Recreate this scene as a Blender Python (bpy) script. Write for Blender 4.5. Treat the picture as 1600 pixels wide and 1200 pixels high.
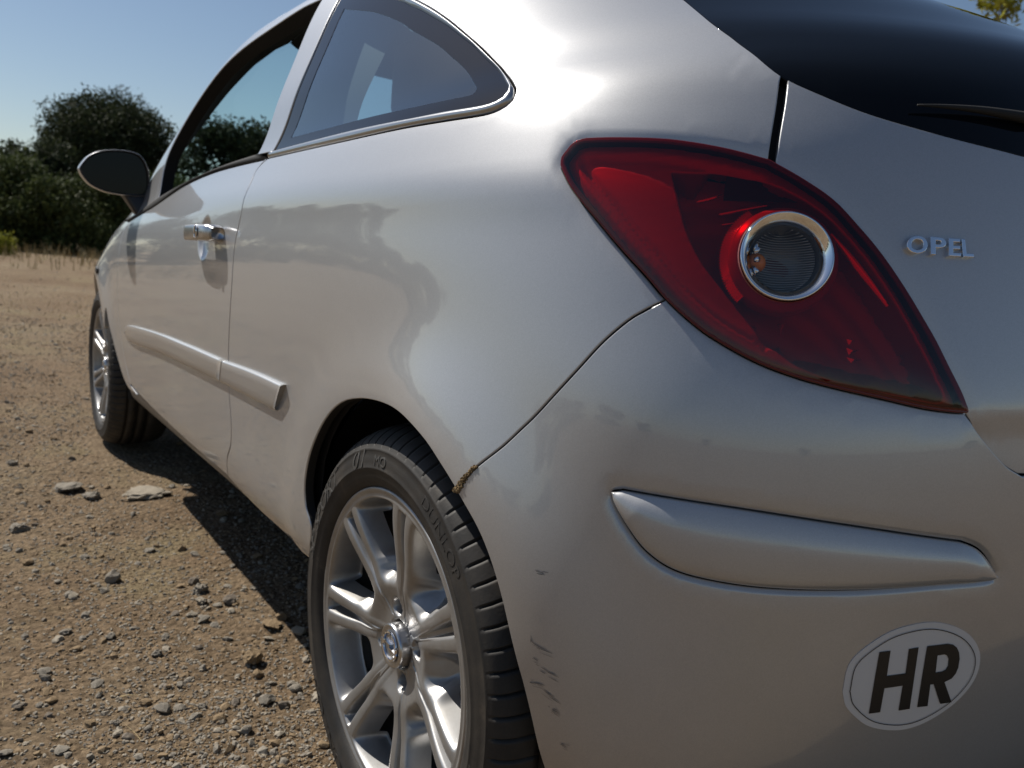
import bpy, bmesh, math, random
import numpy as np
from mathutils import Vector, Matrix
from mathutils.geometry import delaunay_2d_cdt
random.seed(7); RNG=np.random.default_rng(11)
for o in list(bpy.data.objects): bpy.data.objects.remove(o)
SC=bpy.context.scene; COL=SC.collection
# ------------------------------------------------------------ camera, sky, sun, exposure
cam=bpy.data.objects.new('camera',bpy.data.cameras.new('camera')); COL.objects.link(cam)
cam.matrix_world=Matrix(((-.55654731,.1733656,-.81252659,-.9633620),
                         (-.82681652,-.01973013,.56212558,1.3241391),
                         (.08142198,.98465989,.15432229,.8553727),(0,0,0,1)))
cam.data.sensor_width=36; cam.data.lens=1297.73/1600*36
cam.data.clip_start=.02; cam.data.clip_end=3000
cam.data.dof.use_dof=True; cam.data.dof.focus_distance=.95; cam.data.dof.aperture_fstop=8.5
SC.camera=cam
SUN_DIR=Vector((.77,.37,1.0)).normalized()
SUN_EL=math.asin(SUN_DIR.z); SUN_AZ=math.atan2(SUN_DIR.x,SUN_DIR.y)
world=bpy.data.worlds.new('World'); SC.world=world; world.use_nodes=True
wn=world.node_tree.nodes; wl=world.node_tree.links
sky=wn.new('ShaderNodeTexSky'); sky.sky_type='NISHITA'; sky.sun_disc=False
sky.sun_elevation=SUN_EL; sky.sun_rotation=SUN_AZ; sky.air_density=1.0; sky.dust_density=.55; sky.ozone_density=1.7; sky.altitude=100
wl.new(sky.outputs[0],wn['Background'].inputs[0]); wn['Background'].inputs[1].default_value=.066
sun=bpy.data.objects.new('sun',bpy.data.lights.new('sun','SUN')); COL.objects.link(sun)
sun.data.energy=5.0; sun.data.angle=math.radians(.53); sun.data.color=(1,.95,.87)
sun.rotation_euler=SUN_DIR.to_track_quat('Z','Y').to_euler()
SC.view_settings.view_transform='Standard'; SC.view_settings.look='None'
SC.view_settings.exposure=.22; SC.view_settings.gamma=1
try: SC.view_settings.use_curve_mapping=False
except Exception: pass
SC.render.engine='CYCLES'
SC.cycles.max_bounces=10; SC.cycles.transparent_max_bounces=16; SC.cycles.caustics_reflective=False; SC.cycles.caustics_refractive=False
try: SC.cycles.use_denoising=True
except Exception: pass

# ------------------------------------------------------------ helpers
def tag(o,label=None,cat=None,group=None,kind=None):
    for k,v in (('label',label),('category',cat),('group',group),('kind',kind)):
        if v: o[k]=v
    return o
def empty(name,loc=(0,0,0),parent=None):
    o=bpy.data.objects.new(name,None); COL.objects.link(o); o.location=loc; o.empty_display_size=.1
    if parent: o.parent=parent
    return o
def mesh_obj(name,V,F,mats,parent=None,midx=None,normals=None,smooth=True,mirror=False,loc=None):
    V=np.asarray(V,float)
    if mirror:
        V=V*np.array([1,-1,1]); F=[tuple(reversed(f)) for f in F]
        if normals is not None: normals=np.asarray(normals)*np.array([1,-1,1])
    me=bpy.data.meshes.new(name); me.from_pydata(V.tolist(),[],[tuple(int(i) for i in f) for f in F])
    if not isinstance(mats,(list,tuple)): mats=[mats]
    for m in mats: me.materials.append(m)
    if midx is not None: me.polygons.foreach_set('material_index',np.asarray(midx,np.int32))
    me.polygons.foreach_set('use_smooth',np.full(len(me.polygons),smooth))
    me.update()
    if normals is not None:
        me.normals_split_custom_set_from_vertices([tuple(n) for n in np.asarray(normals)])
    o=bpy.data.objects.new(name,me); COL.objects.link(o)
    if parent: o.parent=parent
    if loc is not None: o.location=loc
    return o
def grid_mesh(P,closed_u=False,closed_v=False):
    """P[i,j,3] -> V,F"""
    n,m=P.shape[:2]; F=[]
    for i in range(n if closed_u else n-1):
        for j in range(m if closed_v else m-1):
            F.append((i*m+j,((i+1)%n)*m+j,((i+1)%n)*m+(j+1)%m,i*m+(j+1)%m))
    return P.reshape(-1,3),F
def tube(pts,r,n=10,closed=False,cap=True):
    pts=np.asarray(pts,float); N=len(pts)
    rr=np.full(N,r) if np.isscalar(r) else np.asarray(r)
    t=np.gradient(pts,axis=0) if not closed else np.roll(pts,-1,0)-np.roll(pts,1,0)
    t/=np.linalg.norm(t,axis=1,keepdims=True)
    a=np.cross(t,[0,0,1.]); bad=np.linalg.norm(a,axis=1)<.2; a[bad]=np.cross(t[bad],[1.,0,0]); a/=np.linalg.norm(a,axis=1,keepdims=True)
    b=np.cross(t,a); th=np.linspace(0,2*np.pi,n,endpoint=False)
    P=pts[:,None]+rr[:,None,None]*(np.cos(th)[None,:,None]*a[:,None]+np.sin(th)[None,:,None]*b[:,None])
    V,F=grid_mesh(P,closed,True)
    if cap and not closed: F=list(F)+[tuple(range(n)),tuple(range((N-1)*n,N*n))[::-1]]
    return V,F
def join(parts):
    V=[];F=[];o=0;M=[]
    for k,p in enumerate(parts):
        v,f=p[0],p[1]; V.append(np.asarray(v,float)); F+= [tuple(i+o for i in q) for q in f]; M+=[p[2] if len(p)>2 else 0]*len(f); o+=len(v)
    return np.concatenate(V),F,M
def boxm(c,s,bev=.0):
    bm=bmesh.new(); bmesh.ops.create_cube(bm,size=1)
    for v in bm.verts: v.co=Vector((v.co.x*s[0],v.co.y*s[1],v.co.z*s[2]))
    if bev: bmesh.ops.bevel(bm,geom=bm.edges[:],offset=bev,segments=3,affect='EDGES',profile=.5)
    bm.verts.index_update(); V=np.array([v.co[:] for v in bm.verts])+np.array(c); F=[tuple(v.index for v in f.verts) for f in bm.faces]; bm.free()
    return V,F
# ------------------------------------------------------------ materials
def mat(name,base=(.5,.5,.5),rough=.5,metal=0,coat=0,coat_r=.03,spec=.5,**kw):
    m=bpy.data.materials.new(name); m.use_nodes=True; b=m.node_tree.nodes['Principled BSDF']
    b.inputs['Base Color'].default_value=(*base,1); b.inputs['Roughness'].default_value=rough; b.inputs['Metallic'].default_value=metal
    b.inputs['Coat Weight'].default_value=coat; b.inputs['Coat Roughness'].default_value=coat_r; b.inputs['Specular IOR Level'].default_value=spec
    return m
def nt(m): return m.node_tree.nodes,m.node_tree.links,m.node_tree.nodes['Principled BSDF']
def noise(n,scale,detail=4,rough=.6,coord=None,l=None,dist=0):
    t=n.new('ShaderNodeTexNoise'); t.inputs['Scale'].default_value=scale; t.inputs['Detail'].default_value=detail; t.inputs['Roughness'].default_value=rough; t.inputs['Distortion'].default_value=dist
    if coord is not None: l.new(coord,t.inputs['Vector'])
    return t
def ramp(n,l,src,stops):
    r=n.new('ShaderNodeValToRGB'); e=r.color_ramp.elements
    while len(e)<len(stops): e.new(.5)
    for i,(p,c) in enumerate(stops): e[i].position=p; e[i].color=(*c,1) if len(c)==3 else c
    l.new(src,r.inputs[0]); return r
def bump(n,l,b,src,strength,dist):
    k=n.new('ShaderNodeBump'); k.inputs['Strength'].default_value=strength; k.inputs['Distance'].default_value=dist
    l.new(src,k.inputs['Height']); l.new(k.outputs[0],b.inputs['Normal']); return k
PAINT=mat('silver_metallic_paint',(.60,.595,.58),.31,1.0,1.0,.02)
n,l,b=nt(PAINT); tc=n.new('ShaderNodeTexCoord')
fl=n.new('ShaderNodeTexVoronoi'); fl.inputs['Scale'].default_value=1600; l.new(tc.outputs['Object'],fl.inputs['Vector'])
fr=ramp(n,l,fl.outputs['Color'],[(0,(.475,.476,.48)),(1,(.575,.576,.58))]); 
dn=noise(n,2.3,6,.65,tc.outputs['Object'],l); dr=ramp(n,l,dn.outputs[0],[(.42,(0,0,0)),(.75,(1,1,1))])
sp=n.new('ShaderNodeSeparateXYZ'); l.new(tc.outputs['Object'],sp.inputs[0])
hz=n.new('ShaderNodeMapRange'); hz.inputs['From Min'].default_value=.28; hz.inputs['From Max'].default_value=.75; hz.inputs['To Min'].default_value=.34; hz.inputs['To Max'].default_value=.06; l.new(sp.outputs[2],hz.inputs['Value'])
dm=n.new('ShaderNodeMath'); dm.operation='MULTIPLY'; l.new(dr.outputs[0],dm.inputs[0]); l.new(hz.outputs[0],dm.inputs[1])
mx=n.new('ShaderNodeMix'); mx.data_type='RGBA'; l.new(dm.outputs[0],mx.inputs['Factor']); l.new(fr.outputs[0],mx.inputs['A']); mx.inputs['B'].default_value=(.46,.40,.31,1)
dk=n.new('ShaderNodeMix'); dk.data_type='RGBA'; dk.blend_type='MULTIPLY'; dk.inputs['Factor'].default_value=1; dk.inputs['B'].default_value=(.68,.685,.70,1); l.new(mx.outputs['Result'],dk.inputs['A']); l.new(dk.outputs['Result'],b.inputs['Base Color'])
fb=n.new('ShaderNodeTexVoronoi'); fb.inputs['Scale'].default_value=1100; l.new(tc.outputs['Object'],fb.inputs['Vector']); bump(n,l,b,fb.outputs['Color'],.10,.0004)
b2=n.new('ShaderNodeBsdfPrincipled'); b2.inputs['Roughness'].default_value=.62; b2.inputs['Metallic'].default_value=.35; b2.inputs['Coat Weight'].default_value=1; b2.inputs['Coat IOR'].default_value=1.58; b.inputs['Coat IOR'].default_value=1.58; l.new(mx.outputs['Result'],b2.inputs['Base Color'])
mxs=n.new('ShaderNodeMixShader'); mxs.inputs[0].default_value=.56; l.new(b.outputs[0],mxs.inputs[1]); l.new(b2.outputs[0],mxs.inputs[2]); l.new(mxs.outputs[0],n['Material Output'].inputs[0])
cr=n.new('ShaderNodeMath'); cr.operation='MULTIPLY_ADD'; cr.inputs[1].default_value=.35; cr.inputs[2].default_value=.022; l.new(dm.outputs[0],cr.inputs[0]); l.new(cr.outputs[0],b.inputs['Coat Roughness']); l.new(cr.outputs[0],b2.inputs['Coat Roughness'])
PLASTIC=mat('black_plastic',(.018,.018,.019),.45); DARKGAP=mat('dark_gap',(.008,.008,.008),.8)
SILL=mat('grey_sill_plastic',(.10,.105,.11),.3)
TRIM=mat('satin_window_trim',(.42,.42,.42),.28,.9,.5)
SEAL=mat('rubber_seal',(.012,.012,.012),.75,spec=.3)
CHROME=mat('chrome',(.82,.82,.83),.06,1)
SATIN=mat('satin_chrome',(.55,.55,.56),.28,1)
INTERIOR=mat('dark_interior_trim',(.022,.022,.024),.75)
FABRIC=mat('seat_fabric',(.03,.03,.034),.9)
GLOSSBLACK=mat('black_glazing',(.004,.005,.007),.02,0,0,spec=.14)
FRIT=mat('black_glass_border',(.010,.012,.018),.03,spec=.28)
WHITE=mat('white_vinyl',(.60,.60,.60),.4); INK=mat('black_vinyl',(.012,.012,.013),.35)
def glassmat(name,tint,ior=1.5,rough=0,fac=None,extra=0.0):
    m=bpy.data.materials.new(name); m.use_nodes=True; N=m.node_tree.nodes; L=m.node_tree.links; N.clear()
    out=N.new('ShaderNodeOutputMaterial'); t=N.new('ShaderNodeBsdfTransparent'); t.inputs[0].default_value=(*tint,1)
    g=N.new('ShaderNodeBsdfGlossy'); g.inputs['Roughness'].default_value=rough; g.inputs[0].default_value=(.88,.96,1,1)
    # thin pane: Schlick reflectance on either side
    gm=N.new('ShaderNodeNewGeometry'); dt=N.new('ShaderNodeVectorMath'); dt.operation='DOT_PRODUCT'; L.new(gm.outputs['Incoming'],dt.inputs[0]); L.new(gm.outputs['Normal'],dt.inputs[1])
    ab=N.new('ShaderNodeMath'); ab.operation='ABSOLUTE'; L.new(dt.outputs['Value'],ab.inputs[0])
    om=N.new('ShaderNodeMath'); om.operation='SUBTRACT'; om.inputs[0].default_value=1; om.use_clamp=True; L.new(ab.outputs[0],om.inputs[1])
    pw=N.new('ShaderNodeMath'); pw.operation='POWER'; pw.inputs[1].default_value=5; L.new(om.outputs[0],pw.inputs[0])
    f0=((ior-1)/(ior+1))**2
    a=N.new('ShaderNodeMath'); a.operation='MULTIPLY_ADD'; a.inputs[1].default_value=1-f0; a.inputs[2].default_value=f0+extra; a.use_clamp=True; L.new(pw.outputs[0],a.inputs[0])
    mix=N.new('ShaderNodeMixShader'); L.new(a.outputs[0],mix.inputs[0]); L.new(t.outputs[0],mix.inputs[1]); L.new(g.outputs[0],mix.inputs[2]); L.new(mix.outputs[0],out.inputs[0])
    return m
GLASS=glassmat('side_glass',(.62,.74,.76),1.9,extra=.10); GLASSFAR=glassmat('tinted_side_glass',(.72,.88,.88),1.5)
REDLENS=glassmat('red_lamp_lens',(.82,.024,.032),1.5,.03,extra=.006); CLEARLENS=glassmat('clear_lamp_lens',(.86,.88,.9),1.5)
REDREFL=mat('lamp_reflector',(.42,.36,.36),.4,.4); LAMPDARK=mat('lamp_dark_housing',(.24,.085,.085),.3)
REDBRIGHT=mat('lamp_red_optic',(.85,.75,.72),.12,.9)
SMOKE=mat('smoked_ribbed_reflector',(.30,.29,.275),.3,.6); AMBER=mat('amber_bulb',(.75,.20,.03),.25)
ALLOY=mat('silver_alloy',(.52,.52,.525),.46,.8,.18,.2)
n,l,b=nt(ALLOY); tc=n.new('ShaderNodeTexCoord'); q=noise(n,9,5,.7,tc.outputs['Object'],l); rr=ramp(n,l,q.outputs[0],[(.35,(.40,.40,.402)),(.8,(.27,.25,.22))]); l.new(rr.outputs[0],b.inputs['Base Color'])
q2=noise(n,900,2,.5,tc.outputs['Object'],l); bump(n,l,b,q2.outputs[0],.12,.0006)
RUBBER=mat('tyre_rubber',(.022,.022,.023),.62,spec=.4)
n,l,b=nt(RUBBER); tc=n.new('ShaderNodeTexCoord'); q=noise(n,14,6,.7,tc.outputs['Object'],l); rr=ramp(n,l,q.outputs[0],[(.38,(.018,.0165,.015)),(.6,(.034,.029,.024)),(.8,(.085,.068,.05))]); l.new(rr.outputs[0],b.inputs['Base Color'])
q2=noise(n,320,3,.6,tc.outputs['Object'],l); bump(n,l,b,q2.outputs[0],.25,.0008)
LETTER=mat('tyre_lettering',(.06,.058,.055),.5)
DISC=mat('brake_disc',(.16,.15,.14),.4,.7); CALIPER=mat('rusty_caliper',(.20,.12,.07),.7)
MUD=mat('dried_mud',(.20,.14,.075),.95,spec=.1); SCUFF=mat('black_scuff',(.17,.16,.15),.6)
MIRROR=mat('mirror_glass',(.28,.29,.31),.02,1)
# ------------------------------------------------------------ the smooth body shape of the car
XM=1.0
_T=np.array([
# v,    z,    W,    xR,   pR,  xF,  pF,  tilt
[.14,  .262, .640, -.46, 7.0, 3.00, 7.0, .00],
[.20,  .272, .735, -.53, 8.0, 3.10, 8.0, .01],
[.26,  .296, .800, -.595,9.5, 3.16, 9.0, .02],
[.34,  .348, .834, -.632,10.5,3.19, 9.5, .035],
[.44,  .440, .844, -.645,10.8,3.20, 9.5, .05],
[.54,  .540, .850, -.652,10.6,3.20, 9.5, .06],
[.64,  .640, .855, -.648,10.0,3.20, 9.5, .07],
[.72,  .720, .857, -.634,9.2, 3.19, 9.5, .07],
[.80,  .800, .856, -.613,8.6, 3.16, 9.5, .075],
[.86,  .860, .852, -.595,8.2, 3.12, 9.2, .08],
[.90,  .900, .846, -.582,8.0, 3.08, 8.8, .08],
[.94,  .940, .835, -.566,7.8, 3.02, 8.4, .08],
[.975, .975, .820, -.549,7.6, 2.93, 8.0, .08],
[1.01, 1.01, .804, -.530,6.6, 2.80, 7.6, .08],
[1.05, 1.05, .793, -.497,5.8, 2.66, 7.2, .075],
[1.10, 1.10, .783, -.432,5.2, 2.50, 6.8, .065],
[1.18, 1.18, .756, -.320,4.7, 2.27, 6.2, .05],
[1.26, 1.26, .722, -.200,4.4, 2.04, 5.8, .03],
[1.33, 1.33, .683, -.100,4.2, 1.84, 5.4, .01],
[1.39, 1.385,.632, -.02,4.1, 1.67, 5.2, .0],
[1.44, 1.425,.558, .05,4.0, 1.55, 4.8, .0],
[1.48, 1.450,.482, .06, 4.2, 1.47, 4.4, .0],
[1.52, 1.465,.382, .13,  3.7, 1.40, 4.0, .0],
[1.56, 1.475,.262, .21,  3.3, 1.33, 3.6, .0],
])
def _spl(x,y):
    n=len(x);h=np.diff(x);A=np.zeros((n,n));b=np.zeros(n);A[0,0]=A[-1,-1]=1
    for i in range(1,n-1):
        A[i,i-1]=h[i-1];A[i,i]=2*(h[i-1]+h[i]);A[i,i+1]=h[i]
        b[i]=6*((y[i+1]-y[i])/h[i]-(y[i]-y[i-1])/h[i-1])
    return np.linalg.solve(A,b)
_M=[_spl(_T[:,0],_T[:,k]) for k in range(8)]
def _ev(k,v):
    x=_T[:,0];y=_T[:,k];m=_M[k]
    i=np.clip(np.searchsorted(x,v)-1,0,len(x)-2);h=x[i+1]-x[i]
    a=(x[i+1]-v)/h;b=(v-x[i])/h
    return a*y[i]+b*y[i+1]+((a**3-a)*m[i]+(b**3-b)*m[i+1])*h*h/6
RA=.308  # axle height
def _bump(d,c,w): return np.exp(-((d-c)/w)**2)
def base(u,v):
    u=np.asarray(u,float);v=np.asarray(v,float)
    z=_ev(1,v);W=_ev(2,v);t=np.sin(np.pi/2*np.clip(np.abs(u),0,1))
    rear=u>=0
    A=np.where(rear,XM-_ev(3,v),_ev(5,v)-XM);p=np.where(rear,_ev(4,v),_ev(6,v))
    x=XM-np.where(rear,1,-1)*A*t
    tp=np.maximum(t,1e-9)**p
    y=W*np.sqrt(np.maximum(1-tp,0))
    zz=z-_ev(7,v)*(x-.7)
    zz=zz-.11/(1+np.exp((x+.17)/.05))*np.clip((.38-v)/.2,0,1)**1.5
    # nose / roof droop
    zz=zz-np.clip(v-1.3,0,1)*.25*(x-.85)**2
    return np.stack([x,y,zz],-1)
def disp(P):
    x,y,z=P[...,0],P[...,1],P[...,2]
    side=np.clip((y-.55)/.2,0,1)
    d=np.zeros_like(x)
    for cx in (0.0,2.511):
        r=np.sqrt((x-cx)**2+(z-RA)**2)
        up=1/(1+np.exp(-(z-.24)/.03))
        k=x-cx
        a=.006+(.026/(1+np.exp((k+.06)/.05)) if cx==0 else .012)
        d=d+side*up*a*np.where(r<.35,1.0,np.exp(-((r-.35)/(.06+.03/(1+np.exp((k+.08)/.04))))**2))
    # shoulder crease running back into the lamp
    zc=.915+.012*(1-np.clip(x,-.3,1.5))*1.0
    k=np.clip((1.25-x)/.7,0,1)*np.clip((x+.42)/.2,0,1)
    e=(z-zc)
    d=d+side*k*(.0045*np.exp(-(e/.030)**2))
    return d
def normal0(u,v,h=1e-4):
    v2=np.clip(v,.141,1.559)
    du=base(np.clip(u+h,-1,1),v)-base(np.clip(u-h,-1,1),v);dv=base(u,v2+h)-base(u,v2-h)
    n=np.cross(du,dv);l=np.linalg.norm(n,axis=-1,keepdims=True);n=n/np.maximum(l,1e-12)
    return n
def S(u,v,off=0.0):
    P=base(u,v);n=normal0(u,v)
    n=n*np.where((n[...,1:2]<-.0)&(np.abs(P[...,1:2])>.3),-1,1)
    return P+n*(disp(P)+off)[...,None]
def SN(u,v,h=4e-4):
    v2=np.clip(v,.142,1.558)
    du=S(np.clip(u+h,-1,1),v)-S(np.clip(u-h,-1,1),v);dv=S(u,v2+h)-S(u,v2-h)
    n=np.cross(du,dv);l=np.linalg.norm(n,axis=-1,keepdims=True);n=n/np.maximum(l,1e-12)
    return n
# ------------------------------------------------------------ body panels
TR=dict(
door_rear=[(.145,.993),(.1369,.9879),(.127,.9727),(.1311,.9412),(.1278,.8886),(.1188,.8282),(.1152,.7446),(.1084,.655),(.1051,.5986),(.1046,.5363),(.1079,.4639),(.1046,.4212),(.092,.382),(.0863,.3297)],
door_bottom=[(-.2713,.3995),(-.1825,.3684),(-.0933,.3464),(-.0037,.3335),(.0863,.3297)],
belt_low=[(.145,.993),(.0502,1.0075),(-.0449,1.0171),(-.1399,1.0125),(-.2343,.9844)],
belt_up=[(.1069,1.0133),(.0187,1.0207),(-.0694,1.0225),(-.1576,1.0186),(-.2457,1.009)],
quarter_bottom=[(.0863,.3297),(.1514,.2979),(.2226,.2813),(.2818,.2936)],
arch=[(.2818,.2936),(.2974,.369),(.2874,.4066),(.2861,.448),(.2971,.4992),(.3205,.5517),(.3481,.5854),(.3796,.6006),(.4165,.6052),(.4488,.6008),(.4813,.5831),(.5047,.56),(.5215,.5401)],
bumper_arch=[(.5215,.5401),(.5451,.5053),(.5626,.4623),(.5777,.4075),(.5923,.3519),(.6016,.302),(.6006,.2677)],
seam=[(.5215,.5401),(.5301,.5612),(.5374,.5735),(.5493,.5912),(.5596,.6091),(.5686,.6243),(.5822,.6499),(.5958,.6758),(.6106,.7045),(.6255,.7269),(.6362,.7379),(.6462,.748)],
lamp_left=[(.6462,.748),(.6342,.7683),(.624,.7836),(.6135,.7997),(.6026,.8173),(.5914,.8352),(.5821,.8528),(.5748,.8723)],
lamp_nose=[(.5748,.8723),(.5744,.881),(.5768,.888),(.5805,.8962),(.5846,.9001),(.5901,.9015)],
lamp_top=[(.5901,.9015),(.608,.9003),(.6378,.8966),(.6566,.8918),(.6728,.8862),(.6831,.8817),(.6979,.8744)],
lamp_right=[(.701,.8713),(.7142,.8583),(.7309,.8394),(.7437,.818),(.7559,.7949),(.7681,.7661),(.7781,.7386),(.7844,.7204),(.7916,.6968),(.7992,.6727),(.8034,.6572)],
lamp_bot=[(.8034,.6572),(.8027,.653),(.7845,.656),(.7606,.6649),(.7368,.6734),(.7173,.6819),(.6965,.6945),(.6732,.7146),(.6595,.7301),(.6462,.748)],
hatch_left=[(.6979,.8744),(.6999,.9181),(.7024,.9655)],
hatch_right=[(.701,.8713),(.7031,.9149),(.7058,.9611)],
glass_left=[(.7024,.9655),(.6855,.9882),(.6634,1.0174),(.6476,1.055),(.6426,1.1136)],
glass_low=[(.7058,.9611),(.7232,.9463),(.742,.932),(.7612,.9214),(.7927,.9089),(.8312,.8976)],
bump_top=[(.8037,.653),(.8122,.6327),(.8265,.6076),(.8376,.5959)],
qw_out_top=[(.1234,1.4088),(.2882,1.3131),(.3559,1.2526),(.3989,1.2007),(.4294,1.1531),(.4503,1.1112),(.4776,1.0437),(.497,1.0113),(.5152,.9875),(.5237,.9744)],
qw_out_bot=[(.5237,.9744),(.5255,.9638),(.5214,.9543),(.504,.9474),(.465,.95),(.4185,.9553),(.3113,.9681),(.145,.993)],
qw_top=[(.2154,1.3348),(.3007,1.2806),(.3638,1.2258),(.3817,1.2052),(.4017,1.1807),(.4359,1.1283),(.4596,1.077),(.4756,1.0387),(.5063,.9932),(.5163,.9792)],
qw_bot=[(.5163,.9792),(.5176,.9702),(.5105,.9621),(.4952,.9607),(.4612,.9641),(.414,.9688),(.3344,.9809),(.2609,.9909),(.1489,1.0059)],
qw_left=[(.1489,1.0059),(.1694,1.0677),(.1864,1.1316),(.1997,1.1973),(.2093,1.2651),(.2154,1.3348)],
fr_top=[(.2416,1.2692),(.314,1.227),(.3643,1.1794),(.3858,1.1495),(.4205,1.0999),(.4386,1.0611),(.464,1.015),(.4786,.9935)],
fr_bot=[(.4786,.9935),(.4797,.9839),(.4609,.984),(.4048,.99),(.3466,.9981),(.2723,1.0081),(.1835,1.0213)],
fr_left=[(.1835,1.0213),(.2075,1.0976),(.2268,1.1802),(.2416,1.2692)],
b_left=[(.1069,1.0133),(.1233,1.0653),(.1358,1.1181),(.1442,1.1716),(.1488,1.2258),(.1494,1.2808),(.146,1.3366)],
win_top=[(.146,1.3366),(.0766,1.3456),(.0298,1.3441),(-.0167,1.3394),(-.0731,1.3346),(-.1404,1.3291),(-.2128,1.3202),(-.2803,1.3036),(-.3317,1.2752),(-.3567,1.2313),(-.3491,1.1706),(-.309,1.0946),(-.2457,1.009)],
mould_top=[(-.2707,.5854),(-.258,.6089),(-.2268,.6209),(-.1089,.6189),(-.0083,.6079),(.0978,.597),(.1763,.5937),(.2431,.5868)],
mould_bot=[(-.2707,.5854),(-.2614,.5684),(-.2219,.5578),(-.1122,.5586),(-.0105,.5524),(.0847,.5464),(.1478,.541),(.2048,.537),(.2232,.5366),(.2332,.553),(.2431,.5868)],
bm_top=[(.6259,.566),(.6314,.5677),(.638,.5679),(.7015,.5631),(.7587,.5533),(.8083,.5406),(.8157,.5378),(.8223,.5327),(.8275,.5252),(.8318,.5158),(.8351,.5064)],
bm_bot=[(.6259,.566),(.6284,.5563),(.6376,.5384),(.651,.5183),(.6688,.5046),(.693,.4987),(.7228,.4966),(.7648,.4982),(.8064,.502),(.8296,.503),(.8351,.5064)],
sticker=[(.7687,.4024),(.7694,.4297),(.7777,.4484),(.7902,.4623),(.8081,.4668),(.8255,.4551),(.836,.433),(.8371,.4072),(.8292,.3832),(.8162,.3675),(.802,.3621),(.7851,.3682),(.773,.3854)],
zone=[(.6442,.8668),(.6499,.8363),(.6554,.8109),(.6653,.7832),(.6774,.7596),(.6919,.732),(.7023,.72),(.7221,.708),(.7476,.7011)],
zone_dark=[(.6442,.8655),(.6499,.8363),(.6554,.8109),(.6653,.7832),(.6774,.7596),(.6919,.732),(.7044,.7095),(.7231,.6902),(.7459,.677),(.7744,.668),(.7935,.6629),(.789,.6857),(.778,.7211),(.7644,.7602),(.7479,.7975),(.728,.829),(.7045,.8506),(.6806,.8606),(.663,.8647)],
ring_out=[(.6843,.7979),(.6868,.813),(.6922,.8215),(.701,.8253),(.712,.8197),(.7221,.8066),(.7282,.7933),(.7298,.7797),(.728,.763),(.7236,.7514),(.7164,.7458),(.7059,.7502),(.6941,.7634),(.6869,.7798)],
letter_h=[(.7832,.4408),(.7885,.4418),(.7894,.4175),(.799,.419),(.7979,.4426),(.8025,.4437),(.8051,.3827),(.7996,.3818),(.7989,.4074),(.7895,.4057),(.7899,.3813),(.7844,.3803)],
letter_r=[(.807,.4443),(.8174,.4452),(.8203,.4439),(.8225,.4409),(.8243,.4359),(.8255,.4294),(.8259,.4205),(.8253,.4148),(.8238,.4103),(.8203,.4074),(.8269,.3852),(.821,.385),(.815,.4064),(.8131,.4062),(.8143,.384),(.8091,.3838)],
letter_r_hole=[(.8133,.4347),(.8168,.4353),(.8184,.4339),(.8198,.4304),(.8204,.4235),(.8197,.4197),(.8181,.4181),(.8144,.4176)],
scuff0=[(.5876,.485),(.5962,.4839)],
scuff1=[(.5914,.4232),(.5937,.4161),(.6088,.4127)],
scuff2=[(.5936,.4013),(.5991,.4004)],
scuff3=[(.5926,.3789),(.6041,.3805)],
scuff4=[(.5992,.3762),(.6161,.3689)],
scuff5=[(.6065,.3619),(.6149,.3581)],
scuff6=[(.6153,.3329),(.6222,.3319)],
scuff7=[(.5993,.3967),(.6124,.3921)],
badge_base=[(.7674,.7953),(.78,.7951),(.7913,.7946),(.8019,.7948)],
badge_top=[(.7685,.8108),(.7798,.8106),(.7913,.8101),(.8002,.8102)],
wiper=[(.7731,.9356),(.7878,.9368),(.8091,.937),(.835,.9347)],
front_arch=[(-.2284,.3697),(-.2709,.3713),(-.3012,.418),(-.3239,.4935),(-.3438,.5815),(-.3657,.6657),(-.3941,.7299)],
pillar_trim=[(.2456,1.0068),(.2555,1.0691),(.2779,1.1367),(.3001,1.2101),(.313,1.2745)],
streak_a=[(.6597,.8416),(.6673,.8453),(.6748,.849)],
streak_b=[(.6732,.8304),(.6866,.8354),(.7002,.8399)],
streak_c=[(.7341,.814),(.7448,.7962),(.7553,.775),(.7646,.7524)],
streak_d=[(.6753,.8209),(.687,.8241),(.6969,.8284)],
tooth_a=[(.746,.7223),(.7516,.7227),(.7475,.7165)],
tooth_b=[(.7463,.7141),(.7533,.7128),(.7479,.7071)],
tooth_c=[(.7467,.7052),(.7549,.7034),(.7495,.6995)],
tooth_d=[(.6843,.7395),(.687,.7386),(.6852,.7338)],
tooth_e=[(.7088,.7333),(.7132,.7348),(.7106,.7218)],
door_front=[(-.3515,.9614),(-.3319,.8911),(-.3197,.8209),(-.3123,.7507),(-.3072,.6804),(-.3018,.6102),(-.2935,.54),(-.2797,.4697),(-.2577,.3995)]
)
def P1(u,v,off=0.0): return S(np.atleast_1d(np.asarray(u,float)),np.atleast_1d(np.asarray(v,float)),off)
def tang(u,v,h=4e-4):
    v2=np.clip(v,.142,1.558)
    a=np.minimum(u+h,1.0); c=np.maximum(u-h,-1.0)
    return (S(a,v)-S(c,v))/(a-c)[:,None],(S(u,v2+h)-S(u,v2-h))/(2*h)
def catmull(p,sub=10):
    p=np.asarray(p,float)
    if len(p)<3: 
        t=np.linspace(0,1,sub+1)[:,None]; return p[0]*(1-t)+p[-1]*t
    q=np.concatenate([[2*p[0]-p[1]],p,[2*p[-1]-p[-2]]]); out=[]
    for i in range(1,len(q)-2):
        t=np.linspace(0,1,sub,endpoint=False)[:,None]
        a,b_,c,d=q[i-1],q[i],q[i+1],q[i+2]
        out.append(.5*((2*b_)+(-a+c)*t+(2*a-5*b_+4*c-d)*t**2+(-a+3*b_-3*c+d)*t**3))
    return np.concatenate(out+[p[-1:]])
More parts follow.
